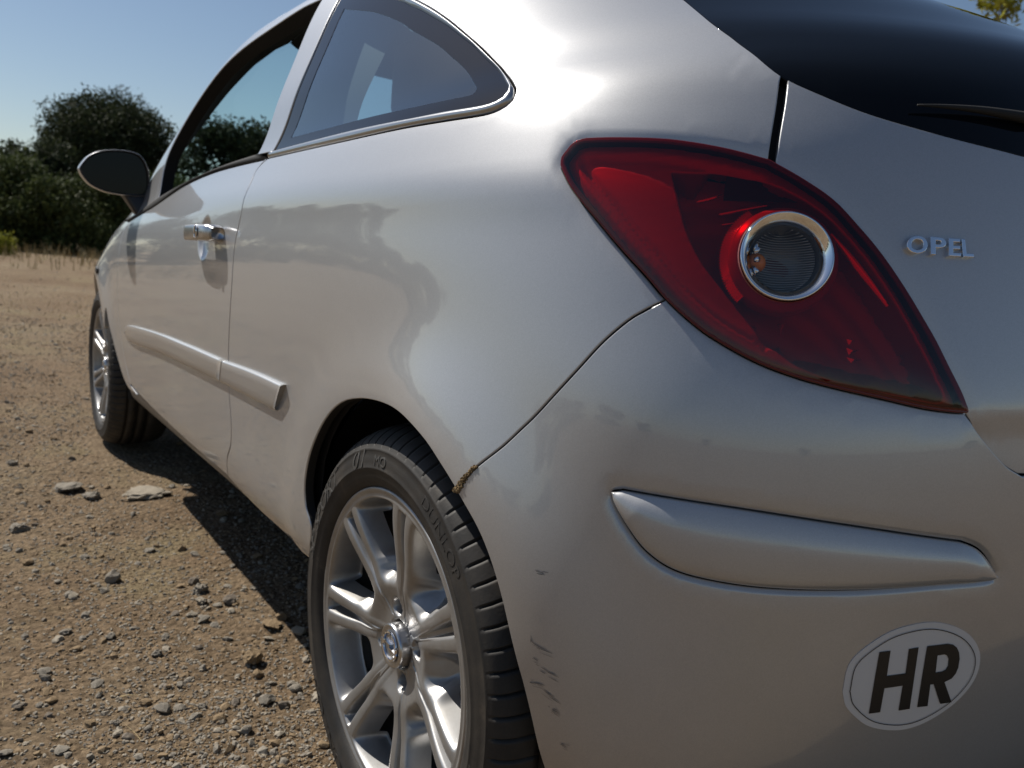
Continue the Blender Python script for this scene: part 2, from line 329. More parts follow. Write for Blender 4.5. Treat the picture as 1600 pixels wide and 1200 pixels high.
def resample(uv,ds):
    uv=np.asarray(uv,float); P=P1(uv[:,0],uv[:,1]); s=np.concatenate([[0],np.cumsum(np.linalg.norm(np.diff(P,axis=0),axis=1))])
    k=max(2,int(round(s[-1]/ds))+1); t=np.linspace(0,s[-1],k)
    return np.stack([np.interp(t,s,uv[:,0]),np.interp(t,s,uv[:,1])],1)
def curve(c,ds):
    """name, '-name' (reversed), or list of uv points"""
    if isinstance(c,str):
        p=TR[c.lstrip('-')]; p=p[::-1] if c[0]=='-' else p
        return resample(catmull(p),ds)
    c=np.asarray(c,float)
    return resample(catmull(c) if len(c)>2 else catmull(c),ds)
def loop(cs,ds):
    L=[]
    for c in cs:
        q=curve(c,ds)
        for a in q:
            if not L or np.hypot((a[0]-L[-1][0])*2.5,a[1]-L[-1][1])>ds*.3: L.append(a)
    if np.hypot((L[0][0]-L[-1][0])*2.5,L[0][1]-L[-1][1])<ds*.3: L.pop()
    L=np.array(L); a=0.5*np.sum(L[:,0]*np.roll(L[:,1],-1)-np.roll(L[:,0],-1)*L[:,1])
    return L if a>0 else L[::-1]
def outward(L):
    """3D outward direction and its uv step per metre, for a CCW loop"""
    P=P1(L[:,0],L[:,1]); t=np.roll(P,-1,0)-np.roll(P,1,0); t/=np.linalg.norm(t,axis=1,keepdims=True)
    n_=SN(L[:,0],L[:,1]); b_=np.cross(t,n_); b_/=np.linalg.norm(b_,axis=1,keepdims=True)
    a,c=tang(L[:,0],L[:,1]); E_=(a*a).sum(1);F_=(a*c).sum(1);G_=(c*c).sum(1); p=(b_*a).sum(1);q=(b_*c).sum(1); D=E_*G_-F_**2
    return b_,np.stack([(G_*p-F_*q)/D,(E_*q-F_*p)/D],1),n_
def offset_loop(L,d,sym=False):
    b_,st,_=outward(L); M=L+st*d
    if sym: k=L[:,0]>.9995; M[k,0]=1.0
    return M
def offset_curve(uv,d):
    """open curve shifted by d metres to its right-hand side seen from outside"""
    P=P1(uv[:,0],uv[:,1]); t=np.gradient(P,axis=0); t/=np.linalg.norm(t,axis=1,keepdims=True)
    n_=SN(uv[:,0],uv[:,1]); b_=np.cross(t,n_)
    a,c=tang(uv[:,0],uv[:,1]); E_=(a*a).sum(1);F_=(a*c).sum(1);G_=(c*c).sum(1); p=(b_*a).sum(1);q=(b_*c).sum(1); D=E_*G_-F_**2
    return uv+np.stack([(G_*p-F_*q)/D,(E_*q-F_*p)/D],1)*d
def pip(X,L):
    x,y=X[:,0],X[:,1]; ins=np.zeros(len(X),bool); j=len(L)-1
    for i in range(len(L)):
        xi,yi=L[i];xj,yj=L[j]
        c=((yi>y)!=(yj>y))&(x<(xj-xi)*(y-yi)/((yj-yi) if yj!=yi else 1e-12)+xi); ins^=c; j=i
    return ins
def dist_poly(X,L,closed=True):
    """distance from points X (n,k) to polyline L"""
    A=L if closed else L[:-1]; B=np.roll(L,-1,0) if closed else L[1:]
    out=np.full(len(X),1e9)
    for a,b_ in zip(A,B):
        d=b_-a; t=np.clip(((X-a)@d)/max(d@d,1e-14),0,1); out=np.minimum(out,np.linalg.norm(X-a-t[:,None]*d,axis=1))
    return out
def d3(P,cs,ds=.006,closed=True):
    q=np.concatenate([curve(c,ds) for c in cs]); return dist_poly(P,P1(q[:,0],q[:,1]),closed)
SCL=np.array([2.5,1.0])
def panel(name,cs,ds,mats,parent=None,holes=(),gap=.0016,hem=.014,extra=None,off=0.0,sym=False,mirror=True,rings=(),hemmat=0,round_=.0016,flip=False,edge_ds=None,dense=None):
    eds=edge_ds or ds
    out=offset_loop(loop(cs,eds),-gap,sym); loops=[out]
    for h in holes:
        H=loop(h,eds) if not isinstance(h,np.ndarray) else h
        loops.append(offset_loop(H,gap))
    lo=out.min(0);hi=out.max(0); du=ds/2.5
    gu,gv=np.meshgrid(np.arange(lo[0],hi[0],du),np.arange(lo[1],hi[1],ds),indexing='ij')
    gu=gu+(np.arange(gu.shape[1])%2)[None,:]*du*.5
    G=np.stack([gu.ravel(),gv.ravel()],1)
    if dense is not None:
        fn,d2=dense; g1,g2=np.meshgrid(np.arange(lo[0],hi[0],d2/2.5),np.arange(lo[1],hi[1],d2),indexing='ij'); G2=np.stack([g1.ravel(),g2.ravel()],1)
        G=np.concatenate([G[~fn(G)],G2[fn(G2)]])
    ins=pip(G,out)
    for H in loops[1:]: ins&=~pip(G,H)
    G=G[ins]
    ext=[]
    for k in rings:
        for i,L in enumerate(loops): ext.append(offset_loop(L,-k if i==0 else k,sym))
    if ext: ext=np.concatenate(ext)
    B=np.concatenate(loops); 
    dm=np.full(len(G),1e9)
    for L in loops: dm=np.minimum(dm,dist_poly(G*SCL,L*SCL))
    lim=ds*.55+(max(rings) if rings else 0); G=G[dm>lim]
    pts=np.concatenate([B]+([ext] if len(ext) else [])+[G])
    edges=[];o=0
    for L in loops:
        m=len(L); edges+=[(o+i,o+(i+1)%m) for i in range(m)]; o+=m
    Q=pts*SCL
    r=delaunay_2d_cdt([Vector(x) for x in Q],edges,[],0,1e-6)
    vv=np.array([x[:] for x in r[0]])/SCL; tri=np.array([f for f in r[2]])
    cen=vv[tri].mean(1); keep=pip(cen,out)
    for H in loops[1:]: keep&=~pip(cen,H)
    tri=tri[keep]
    a=vv[tri]; ar=(a[:,1,0]-a[:,0,0])*(a[:,2,1]-a[:,0,1])-(a[:,2,0]-a[:,0,0])*(a[:,1,1]-a[:,0,1])
    tri[ar<0]=tri[ar<0][:,::-1]
    used=np.unique(tri); rem=np.full(len(vv),-1); rem[used]=np.arange(len(used)); vv=vv[used]; tri=rem[tri]
    if sym: vv[vv[:,0]>.9995,0]=1.0
    P=P1(vv[:,0],vv[:,1]); N=SN(vv[:,0],vv[:,1])
    e=np.full(len(P),float(off))
    if extra is not None: e=e+extra(vv,P)
    P=P+N*e[:,None]
    if sym: P[vv[:,0]>.9995,1]=0
    if extra is not None:
        fn_=np.cross(P[tri[:,1]]-P[tri[:,0]],P[tri[:,2]]-P[tri[:,0]]); N=np.zeros_like(P)
        for k in range(3): np.add.at(N,tri[:,k],fn_)
        N/=np.maximum(np.linalg.norm(N,axis=1,keepdims=True),1e-12)
        if sym:
            k=vv[:,0]>.9995; N[k,1]=0; N/=np.linalg.norm(N,axis=1,keepdims=True)
    F=[tuple(t) for t in tri]; M=[0]*len(F); V=[P];NN=[N];o=len(P)
    if hem>0:
        for li,L in enumerate(loops):
            # map loop points to mesh verts
            idx=np.array([int(np.argmin(((vv-x)*SCL@((vv-x)*SCL).T).diagonal())) if False else int(np.argmin((((vv-x)*SCL)**2).sum(1))) for x in L])
            b_,st,n_=outward(L); 
            if li>0: pass
            sgn=1 if li==0 else -1
            b_=b_*sgn; base_=P[idx]; n2=N[idx]
            r1=base_+b_*round_*.7-n2*round_*.5; r2=base_+b_*round_-n2*round_*1.6; r3=base_+b_*round_-n2*hem
            m=len(L); V+=[r1,r2,r3]; k1=(b_+n2); k1/=np.linalg.norm(k1,axis=1,keepdims=True); NN+=[k1,b_,b_]
            for i in range(m):
                j=(i+1)%m
                if sym and L[i,0]>.9995 and L[j,0]>.9995: continue
                A=[idx[i],o+i,o+m+i,o+2*m+i]; Bq=[idx[j],o+j,o+m+j,o+2*m+j]
                for s_ in range(3):
                    q=(A[s_],A[s_+1],Bq[s_+1],Bq[s_]); F.append(q if li==0 else q[::-1]); M.append(0 if s_<2 else hemmat)
            o+=3*m
    V=np.concatenate(V);NN=np.concatenate(NN)
    if flip: F=[f[::-1] for f in F]; NN=-NN
    if sym:
        nV=len(V); V2=V*np.array([1,-1,1]); N2=NN*np.array([1,-1,1]); mapi=np.arange(nV)+nV
        z=np.abs(V[:,1])<1e-6; mapi[z]=np.arange(nV)[z]
        F=F+[tuple(mapi[i] for i in f[::-1]) for f in F]; M=M+M; V=np.concatenate([V,V2]);NN=np.concatenate([NN,N2])
        o_=mesh_obj(name,V,F,mats,parent,M,NN); return o_
    o_=mesh_obj(name,V,F,mats,parent,M,NN)
    if mirror is not False and mirror is not None:
        par=parent if mirror is True else mirror
        o2=mesh_obj(name,V,F,mats,par,M,NN,mirror=True); return o_,o2
    return o_
def uvproj(P,u,v):
    P=np.asarray(P,float)
    for _ in range(12):
        q=P1(u,v)[0]; a,c=tang(np.array([u]),np.array([v])); A=np.stack([a[0],c[0]],1)
        s,*_=np.linalg.lstsq(A,P-q,rcond=None); u=float(np.clip(u+np.clip(s[0],-.05,.05),-1,1)); v=float(np.clip(v+np.clip(s[1],-.05,.05),.145,1.55))
    return u,v

def arc(c,n):
    p=curve(c,.004) if not isinstance(c,np.ndarray) else c
    P=P1(p[:,0],p[:,1]); d=np.concatenate([[0],np.cumsum(np.linalg.norm(np.diff(P,axis=0),axis=1))]); t=np.linspace(0,d[-1],n)
    return np.stack([np.interp(t,d,p[:,0]),np.interp(t,d,p[:,1])],1)
def loft(name,A,B,prof,m,parent,mirror=True,taper=None,caps=True):
    """strip between two curves on the body; prof = (fraction across, height above the body)"""
    rows=[]
    for t,h in prof:
        q=A*(1-t)+B*t; P=P1(q[:,0],q[:,1]); N_=SN(q[:,0],q[:,1]); rows.append(P+N_*(h*(np.ones(len(A)) if taper is None else taper) )[:,None])
    G=np.stack(rows,0); V,F=grid_mesh(G); F=list(F)
    k=len(A); r_=len(prof)
    if caps: F+=[tuple(j*k for j in range(r_)),tuple(j*k+k-1 for j in range(r_))[::-1]]
    c=G[r_//2,k//2]; a=G[r_//2,k//2+1]-c; b_=G[min(r_//2+1,r_-1),k//2]-G[max(r_//2-1,0),k//2]; n_=np.cross(b_,a); q=(A+B)[k//2]/2
    if n_@SN(q[:1],q[1:])[0]<0: F=[f[::-1] for f in F]
    o1=mesh_obj(name,V,F,m,parent)
    if mirror is False or mirror is None: return o1
    return o1,mesh_obj(name,V,F,m,parent if mirror is True else mirror,mirror=True)
car=empty('parked_car',(0,0,0)); tag(car,'silver three door hatchback parked on dry stony ground, seen from its left rear corner','car')
LAMP=['lamp_left','lamp_nose','lamp_top','lamp_right','lamp_bot']
ACUR=[(-.455,.99),(-.472,1.05),(-.50,1.12),(-.525,1.2),(-.535,1.28),(-.525,1.36),(-.48,1.425)]
DPIL=[TR['glass_left'][-1],(.612,1.19),(.575,1.28),(.54,1.355)]
ROOFE=[(.54,1.355),(.515,1.41),(.46,1.445),(.35,1.455),(.2,1.455),(0,1.455),(-.2,1.455),(-.38,1.445),(-.48,1.425)]
wt=curve('win_top',.01)
test=offset_curve(wt,.02)
sg=1 if test[len(wt)//2,1]>wt[len(wt)//2,1] else -1
DFO=offset_curve(resample(wt,.06),sg*.030)          # outer line of the door's window frame, back to front
q0=TR['qw_out_top'][0]
DFO=np.array([a for a in DFO if a[0]<q0[0]-.012])
DFO=np.concatenate([[q0],DFO])
DF=[tuple(x) for x in DFO]
BELTF=[tuple(DF[-1]),(-.36,.972),(-.455,.99)]
def lampnear(vv,P):
    d=d3(P,LAMP); return -.0035*np.exp(-(d/.0085)**2)
bs_loop=['door_rear','quarter_bottom','arch','seam','lamp_left','lamp_nose','lamp_top','hatch_left','glass_left',DPIL,ROOFE,ACUR[::-1],BELTF[::-1],DF[::-1],'qw_out_top','qw_out_bot']
panel('quarter_panel',bs_loop,.014,[PAINT,DARKGAP],car,extra=lampnear,hem=.016,hemmat=1,gap=.0026,rings=(.004,.010),edge_ds=.009)
panel('inner_pillar_lining',bs_loop,.05,INTERIOR,car,off=-.032,hem=0,gap=.004,flip=True)
# door
POCK=(.945,.834)
def pocket(vv,P):
    d=((P[:,0]-POCK[0])/.052)**2+((P[:,2]-POCK[1])/.047)**2
    return -.017*np.clip(1-d,0,1)**1.3*(3-2*np.clip(1-d,0,1)**1.0)/1.6
fn_p=lambda G: (np.abs(G[:,0]-.022)<.032)&(np.abs(G[:,1]-.853)<.062)
doors=[]
dl=empty('door',(0,0,0),car); dr_=empty('door',(0,0,0),car)
panel('door_skin',['door_rear','-door_bottom','-door_front',[TR['door_front'][0],TR['belt_low'][-1]],'-belt_low'],.016,[PAINT,DARKGAP],dl,extra=pocket,mirror=dr_,dense=(fn_p,.004),hem=.018,gap=.0042,hemmat=1)
panel('door_lining',['door_rear','-door_bottom','-door_front',[TR['door_front'][0],TR['belt_low'][-1]],'-belt_low'],.06,INTERIOR,dl,off=-.07,hem=0,flip=True,mirror=dr_)
BR=TR['qw_left'][::-1]
frame_loop=[DF[::-1],[q0,TR['qw_left'][-1]],BR,[TR['qw_left'][0],TR['belt_up'][0]],'b_left','win_top',[TR['win_top'][-1],DF[-1]]]
panel('window_frame',frame_loop,.012,[PAINT,SEAL],dl,hem=.034,hemmat=1,mirror=dr_,edge_ds=.008,gap=.0012)
panel('window_frame_lining',frame_loop,.03,INTERIOR,dl,off=-.034,hem=0,flip=True,mirror=dr_)
loft('window_sill_trim',arc(list(TR['belt_low'])+[(-.33,.968),(-.40,.972)],40),arc(list(TR['belt_up'])+[(-.33,.981),(-.40,.978)],40),[(-.02,-.01),(0,.001),(.12,.0035),(.5,.0045),(.88,.003),(1,.001),(1.02,-.012)],SEAL,dl,dr_)
# glass of the far door (the near one is wound down)
o_=panel('door_window',['b_left','win_top','-belt_up'],.03,GLASSFAR,dl,off=-.012,hem=0,gap=-.006,mirror=dr_)
bpy.data.objects.remove(o_[0]); o_[1].name='door_window'
# quarter window
oA=np.concatenate([arc('qw_out_top',70),arc('qw_out_bot',80)[1:]]); iA=np.concatenate([arc('qw_top',70),arc('qw_bot',80)[1:]])
oA=offset_curve(oA,.0014*(1 if offset_curve(oA,.001)[60,1]<oA[60,1] else -1))
loft('quarter_window_trim',oA,iA,[(0,-.010),(0,.0005),(.10,.0030),(.32,.0048),(.6,.0042),(.85,.0016),(1,-.0015),(1.0,-.008)],TRIM,car)
bp=arc(TR['qw_left'],14); bq=arc(TR['pillar_trim'],14)
loft('pillar_trim',bp,bq,[(-.2,-.03),(0,-.035),(.5,-.05),(1,-.06)],INTERIOR,car,caps=False)
qw=empty('quarter_window',(0,0,0),car); qw2=empty('quarter_window',(0,0,0),car)
FRI=['fr_top','fr_bot','fr_left']
panel('glass_border',['qw_top','qw_bot','qw_left'],.012,FRIT,qw,holes=[FRI],off=-.0025,gap=.0006,hem=.006,mirror=qw2,edge_ds=.008)
panel('pane',FRI,.02,GLASS,qw,off=-.0034,gap=-.006,hem=0,mirror=qw2)
# sill, fender, bonnet
panel('sill',['door_bottom','quarter_bottom',[TR['quarter_bottom'][-1],(.295,.28),(.29,.20)],[(.29,.2),(0,.17),(-.25,.2)],[(-.25,.2),(-.275,.3),TR['door_bottom'][0]]],.02,[SILL,DARKGAP],car,hem=.02,off=-.004)
fa=[]
for a in np.linspace(192,-12,22):
    a=math.radians(a); 
    fa.append(uvproj((2.511-.350*math.cos(a+math.pi)*-1*-1,.85,RA+.350*math.sin(a)),-.5,.6))
fa=[uvproj((2.511+.350*math.cos(math.radians(a)),.85,RA+.350*math.sin(math.radians(a))),-.45,.6) for a in np.linspace(150,-4,20)]
fa=list(TR['front_arch'])[:-1]+fa
fend=['door_front',[TR['door_bottom'][0],fa[0]],fa,[fa[-1],(-.72,.26),(-1,.26)],[(-1,.26),(-1,.985)],[(-1,.985),(-.7,.988),(-.455,.99)],[(-.455,.99),TR['door_front'][0]]]
panel('front_fender',fend,.022,[PAINT,DARKGAP],car,edge_ds=.012)
panel('bonnet',[[(-1,.988),(-.7,.990),(-.455,.992)],[(-.455,.992),(-.472,1.05)],[(-.472,1.05),(-.7,1.06),(-1,1.06)]],.03,[PAINT,DARKGAP],car)
panel('windscreen',[[(-.472,1.05),(-.7,1.06),(-1,1.06)],[(-1,1.06),(-1,1.425)],[(-1,1.425),(-.7,1.425),(-.48,1.425)],ACUR[::-1][:-1]],.04,GLASSFAR,car,off=-.003,hem=0)
# roof
ro=panel('roof',[ROOFE,[(-.48,1.425),(-.7,1.425),(-1,1.425)],[(-1,1.425),(-1,1.555)],[(-1,1.555),(0,1.555),(1,1.555)],[(1,1.555),(1,1.355)],[(1,1.355),(.8,1.355),(.54,1.355)]],.03,[PAINT,DARKGAP],car,sym=True,gap=.0008)
cu=np.linspace(-1,1,90); ring=P1(cu,np.full(90,1.553),0); ring2=ring*np.array([1,-1,1]); ring_all=np.concatenate([ring,ring2[::-1]]); 
cc=np.array([[.75,0,ring[:,2].max()+.004]]); nV=len(ring_all)
mesh_obj('roof_crown',np.concatenate([ring_all,cc]),[(i,(i+1)%nV,nV) for i in range(nV)],PAINT,car)
mesh_obj('headlining',np.concatenate([ring_all-np.array([0,0,.03]),cc-np.array([0,0,.03])]),[(i,(i+1)%nV,nV) for i in range(nV)],INTERIOR,car)
panel('roof_lining',[ROOFE,[(-.48,1.425),(-.7,1.425),(-1,1.425)],[(-1,1.425),(-1,1.555)],[(-1,1.555),(0,1.555),(1,1.555)],[(1,1.555),(1,1.355)],[(1,1.355),(.8,1.355),(.54,1.355)]],.06,INTERIOR,car,off=-.03,hem=0,flip=True)
# rear window
rw=panel('rear_window',['-glass_left','glass_low',[TR['glass_low'][-1],(.9,.889),(1,.888)],[(1,.888),(1,1.355)],[(1,1.355),(.8,1.355),(.54,1.355)],DPIL[::-1]],.02,[GLOSSBLACK,SEAL],car,sym=True,off=-.0015,gap=.0012,edge_ds=.01,hem=.01)
# tailgate
tail=empty('tailgate',(0,0,0),car)
def gate_x(vv,P): return -.007/(1+np.exp(-(.6425-vv[:,1]+.004*(vv[:,0]-.8))/.0035))+.5*lampnear(vv,P)
panel('tailgate_skin',['glass_low',[TR['glass_low'][-1],(.9,.885),(1,.885)],[(1,.885),(1,.585)],[(1,.585),(.92,.588),TR['bump_top'][-1]],'-bump_top','-lamp_right','hatch_right'],.010,[PAINT,DARKGAP],tail,sym=True,extra=gate_x,gap=.0022,rings=(.004,.01))
# bumper with its rubbing strip
BM=['bm_top','-bm_bot']
bml=loop(BM,.004); bml_p=P1(bml[:,0],bml[:,1])
def bump_x(vv,P):
    d=dist_poly(P,bml_p); return -.0045*np.exp(-(d/.0055)**2)+.6*lampnear(vv,P)
fn_b=lambda G:(G[:,0]>.61)&(G[:,0]<.85)&(G[:,1]>.46)&(G[:,1]<.585)
buml=['seam','-lamp_bot','bump_top',[TR['bump_top'][-1],(.92,.584),(1,.581)],[(1,.581),(1,.16)],[(1,.16),(.9,.16),(.75,.16),(.60,.16)],[(.60,.16),TR['bumper_arch'][-2]],TR['bumper_arch'][:-1][::-1]]
bumper=empty('rear_bumper',(0,0,0),car)
panel('bumper_skin',buml,.011,[PAINT,DARKGAP],bumper,sym=True,holes=[offset_loop(bml,.0)],extra=bump_x,hemmat=1,gap=.0021,dense=(fn_b,.0045),rings=(.0025,.005),edge_ds=.006)
bt=curve('bm_top',.004); bt3=P1(bt[:,0],bt[:,1]); bb=curve('bm_bot',.004); bb3=P1(bb[:,0],bb[:,1])
def strip_x(vv,P):
    a=dist_poly(P,bt3,False); c=dist_poly(P,bb3,False); t=a/(a+c+1e-6); e=np.minimum(a,c)
    return -.0035+.0135*np.clip(t*1.15,0,1)**.8*np.clip(c/.006,0,1)**.5+.001*np.clip(e/.003,0,1)
bA=arc('bm_top',110); bB=arc('bm_bot',110); tp=np.clip(np.minimum(np.arange(110)/9.,(109-np.arange(110))/9.),.12,1)**.6
loft('bumper_strip',bA,bB,[(.006,-.012),(.008,-.0035),(.03,-.0022),(.10,.0002),(.20,.0030),(.32,.0055),(.46,.0068),(.62,.0072),(.78,.0070),(.87,.0060),(.93,.0042),(.965,.0016),(.99,-.0022),(.994,-.012)],PAINT,bumper,False,taper=tp)
bpy.data.objects[-1] if False else None
V_=bpy.data.objects['bumper_strip']; v2=np.array([v.co[:] for v in V_.data.vertices]); mesh_obj('bumper_strip',v2,[tuple(p.vertices) for p in V_.data.polygons],PAINT,bumper,mirror=True)
panel('bumper_backing',buml,.05,DARKGAP,car,sym=True,off=-.03,hem=0,gap=.0)
# tail lamp
def sstep(x,a,b_): t=np.clip((x-a)/(b_-a),0,1); return t*t*(3-2*t)
lamp=empty('tail_lamp',(0,0,0),car); lamp2=empty('tail_lamp',(0,0,0),car)
ro_=np.array(TR['ring_out']); rp=P1(ro_[:,0],ro_[:,1]); rc=rp.mean(0); rr_=np.linalg.norm(rp-rc,axis=1).mean()
ruv=uvproj(rc,float(ro_[:,0].mean()),float(ro_[:,1].mean())); rn=SN(np.array([ruv[0]]),np.array([ruv[1]]))[0]
rc=P1(*ruv)[0]+rn*.0105
re1=np.cross([0,0,1.],rn); re1/=np.linalg.norm(re1); re2=np.cross(rn,re1)
def ringpt(r,a,d): return rc+r*(math.cos(a)*re1+math.sin(a)*re2)+rn*d
hole=np.array([uvproj(ringpt(rr_+.0005,a,0),*ruv) for a in np.linspace(0,2*np.pi,64,endpoint=False)])
if 0.5*np.sum(hole[:,0]*np.roll(hole[:,1],-1)-np.roll(hole[:,0],-1)*hole[:,1])<0: hole=hole[::-1]
lamp_l=loop(LAMP,.005); lamp_p=P1(lamp_l[:,0],lamp_l[:,1])
def lens_x(vv,P): d=dist_poly(P,lamp_p); return .0035+.0045*(1-np.exp(-d/.018))
panel('lens',LAMP,.009,[REDLENS,REDLENS],lamp,holes=[hole],extra=lens_x,gap=.0018,hem=.0,mirror=lamp2,edge_ds=.005,rings=(.003,.007))
# rim of the lens that turns into the body
def rim_x(vv,P): return .003+0*P[:,0]
inner=offset_loop(lamp_l,-.0045)
panel('lens_rim',LAMP,.006,[mat('lens_edge_red',(.10,.006,.008),.12),SEAL],lamp,holes=[inner],extra=rim_x,gap=.0012,hem=.02,hemmat=1,mirror=lamp2,edge_ds=.005)
ZB=np.array(TR['zone_dark']); ZB=resample(catmull(np.concatenate([ZB,ZB[:1]])),.006)
ZBp=P1(ZB[:,0],ZB[:,1])
def refl_x(vv,P):
    d=dist_poly(P,lamp_p)
    return -.007-.004*(1-sstep(d,0,.008))-.0035*np.exp(-((d-.021)/.0026)**2)+.0030*np.exp(-((d-.0150)/.0028)**2)+.00025*np.sin(P[:,2]*2*np.pi/.0032)
ZBl=ZB if 0.5*np.sum(ZB[:,0]*np.roll(ZB[:,1],-1)-np.roll(ZB[:,0],-1)*ZB[:,1])>0 else ZB[::-1]
panel('lamp_reflector',LAMP,.0045,[REDREFL,LAMPDARK],lamp,holes=[ZBl],extra=refl_x,gap=.002,hem=.030,hemmat=1,mirror=lamp2,edge_ds=.006)
panel('lamp_chamber',[list(map(tuple,ZBl))+[tuple(ZBl[0])]],.004,[LAMPDARK,LAMPDARK],lamp,extra=lambda vv,P:-.032+.0016*np.sin((P[:,1]-P[:,0])*2*np.pi/.012)-.004*sstep(dist_poly(P,ZBp),.0,.03),gap=-.004,hem=0,mirror=lamp2,edge_ds=.008)
both_later=True
def lathe_ring(prof,n=64,mod=None):
    P=np.array([[ringpt(r*(1 if mod is None else mod(a)),a,d) for (r,d) in prof] for a in np.linspace(0,2*np.pi,n,endpoint=False)])
    return grid_mesh(P,True,False)
def both(name,VF,m,par,par2,**k):
    a=mesh_obj(name,VF[0],VF[1],m,par,**k); b_=mesh_obj(name,VF[0],VF[1],m,par2,mirror=True,**k); return a,b_
R_=rr_
both('lamp_ring',lathe_ring([(R_+.0006,-.008),(R_+.0004,.0006),(R_-.0006,.0012),(R_-.0016,.0008),(R_-.0092,-.0072),(R_-.0098,-.011)]),CHROME,lamp,lamp2)
both('indicator_reflector',lathe_ring([(R_-.009,-.008),(R_-.0105,-.020),(R_-.013,-.032),(R_-.018,-.040),(.012,-.046),(.0005,-.047)],96),SMOKE,lamp,lamp2)
def ribs():
    parts=[]
    for k in range(26):
        z_=-.030+k*.0024; w=math.sqrt(max(1e-6,(R_-.0115)**2-z_**2))
        p=[rc+re2*z_+re1*x*w*.98-rn*(.030-.012*(x+0.15)**2) for x in np.linspace(-1,.98,12)]
        parts.append(tube(p,.0007,5))
    return join(parts)[:2]
both('indicator_rib',ribs(),SMOKE,lamp,lamp2)
both('indicator_lens',lathe_ring([(R_-.009,-.0058),(R_-.02,-.0045),(.012,-.0038),(.0005,-.0036)]),CLEARLENS,lamp,lamp2)
bulbc=rc-re1*(R_-.018)-rn*.019-re2*.004
def ball(c,r,sz=(1,1,1),n=14):
    th=np.linspace(0,np.pi,n); ph=np.linspace(0,2*np.pi,2*n,endpoint=False)
    P=np.stack([np.outer(np.sin(th),np.cos(ph))*sz[0],np.outer(np.sin(th),np.sin(ph))*sz[1],np.outer(np.cos(th),np.ones(2*n))*sz[2]],-1)*r+np.asarray(c)
    return grid_mesh(P,False,True)
both('indicator_bulb',ball(bulbc,.0095),AMBER,lamp,lamp2)
def petal():
    parts=[]
    for k in range(9):
        a=2*math.pi*k/9
        d=re1*.35
        parts.append(tube([bulbc+(.0105)*(math.cos(a)*rn+math.sin(a)*re2)-re1*.003,bulbc+.019*(math.cos(a)*rn*.7+math.sin(a)*re2)+re1*.000],.0026,6))
    return join(parts)[:2]
both('bulb_reflector',petal(),CHROME,lamp,lamp2)
# ribbed red bowl by the ring; its bright partial arc stands for sunlight there
def bowl():
    P=[]
    for k,a in enumerate(np.linspace(math.radians(125),math.radians(228),80)):
        w=.0009*(1 if k%2 else -1)
        P.append([ringpt(R_+.001,a,-.004),ringpt(R_+.004+w,a,-.010),ringpt(R_+.009+w,a,-.016),ringpt(R_+.016+w,a,-.020)])
    return grid_mesh(np.array(P),False,False)
both('lamp_bowl',bowl(),REDBRIGHT,lamp,lamp2)
both('lamp_collar',lathe_ring([(R_+.0012,-.003),(R_+.0045,-.009),(R_+.0075,-.0105),(R_+.009,-.016),(R_+.0095,-.03)]),LAMPDARK,lamp,lamp2)
# reflex slivers and prisms in the dark chamber
def strip(nm,w,d):
    c=curve(nm,.004); P=P1(c[:,0],c[:,1],d); N_=SN(c[:,0],c[:,1]); T=np.gradient(P,axis=0); B=np.cross(N_,T); B/=np.linalg.norm(B,axis=1,keepdims=True); k=(w*np.sin(np.linspace(.35,2.9,len(c))))[:,None]
    return grid_mesh(np.stack([P-B*k-N_*.004,P+N_*.0015,P+B*k-N_*.004],1))
for nm,w in (('streak_a',.0016),('streak_b',.0022),('streak_c',.0036),('streak_d',.0012)): both('reflex_sliver',strip(nm,w,-.013 if nm=='streak_c' else -.020),REDBRIGHT,lamp,lamp2)
for nm in ('tooth_a','tooth_b','tooth_c','tooth_d','tooth_e'):
    q=np.array(TR[nm]); P=P1(q[:,0],q[:,1],-.020); N_=SN(q[:,0],q[:,1]); c=P.mean(0)+N_[0]*.003; both('reflex_prism',(np.concatenate([P,[c]]),[(0,1,3),(1,2,3),(2,0,3)]),REDBRIGHT,lamp,lamp2,smooth=False)
# dark channel behind the tailgate gap
hl=arc('hatch_left',12);hr=arc(TR['hatch_right'],12); hl[:,1]=np.linspace(.84,1.0,12); hr[:,1]=hl[:,1]
loft('tailgate_seal',np.stack([np.full(12,.675)+np.linspace(0,.006,12),hl[:,1]],1),np.stack([np.full(12,.722)+np.linspace(0,.006,12),hl[:,1]],1),[(0,-.012),(.5,-.0125),(1,-.012)],DARKGAP,car,caps=False)
# ------------------------------------------------------------ trim, badges, handle, mirrors
ms=list(TR['mould_top']); mb=list(TR['mould_bot'])
MPROF=[(.0,-.003),(.004,.0045),(.025,.0085),(.06,.0096),(.3,.0092),(.6,.0082),(.84,.0070),(.95,.0046),(.985,.0005),(1.0,-.004)]
for top,bot in ((ms[:6],mb[:6]),(ms[5:],mb[5:-2])):
    A=arc(top,40);B=arc(bot,40); tp=np.ones(40)
    if top[0]==ms[0]: tp=np.clip(np.arange(40)/5.,.1,1)**.5; A=A[:];
    else:
        A[0]=A[0]*.96+A[1]*.04-np.array([-.0006,0]); B[0]=B[0]-np.array([-.0006,0])
    loft('side_moulding',A,B,MPROF,PAINT,car,taper=tp)
def decal(name,cs,m,off,parent=None,holes=(),mirror=False,ds=.006,hem=.0006,extra=None):
    return panel(name,cs,ds,[m,m],parent,holes=holes,gap=0.0,hem=hem,off=off,mirror=mirror,edge_ds=.003,round_=.0001,extra=extra)
def poly_lines(pts): pts=list(pts); return [[a,b_] for a,b_ in zip(pts,pts[1:]+pts[:1])]
stk=list(TR['sticker']); sl=[stk+[stk[0]]]
sticker=empty('country_sticker',(0,0,0),bumper)
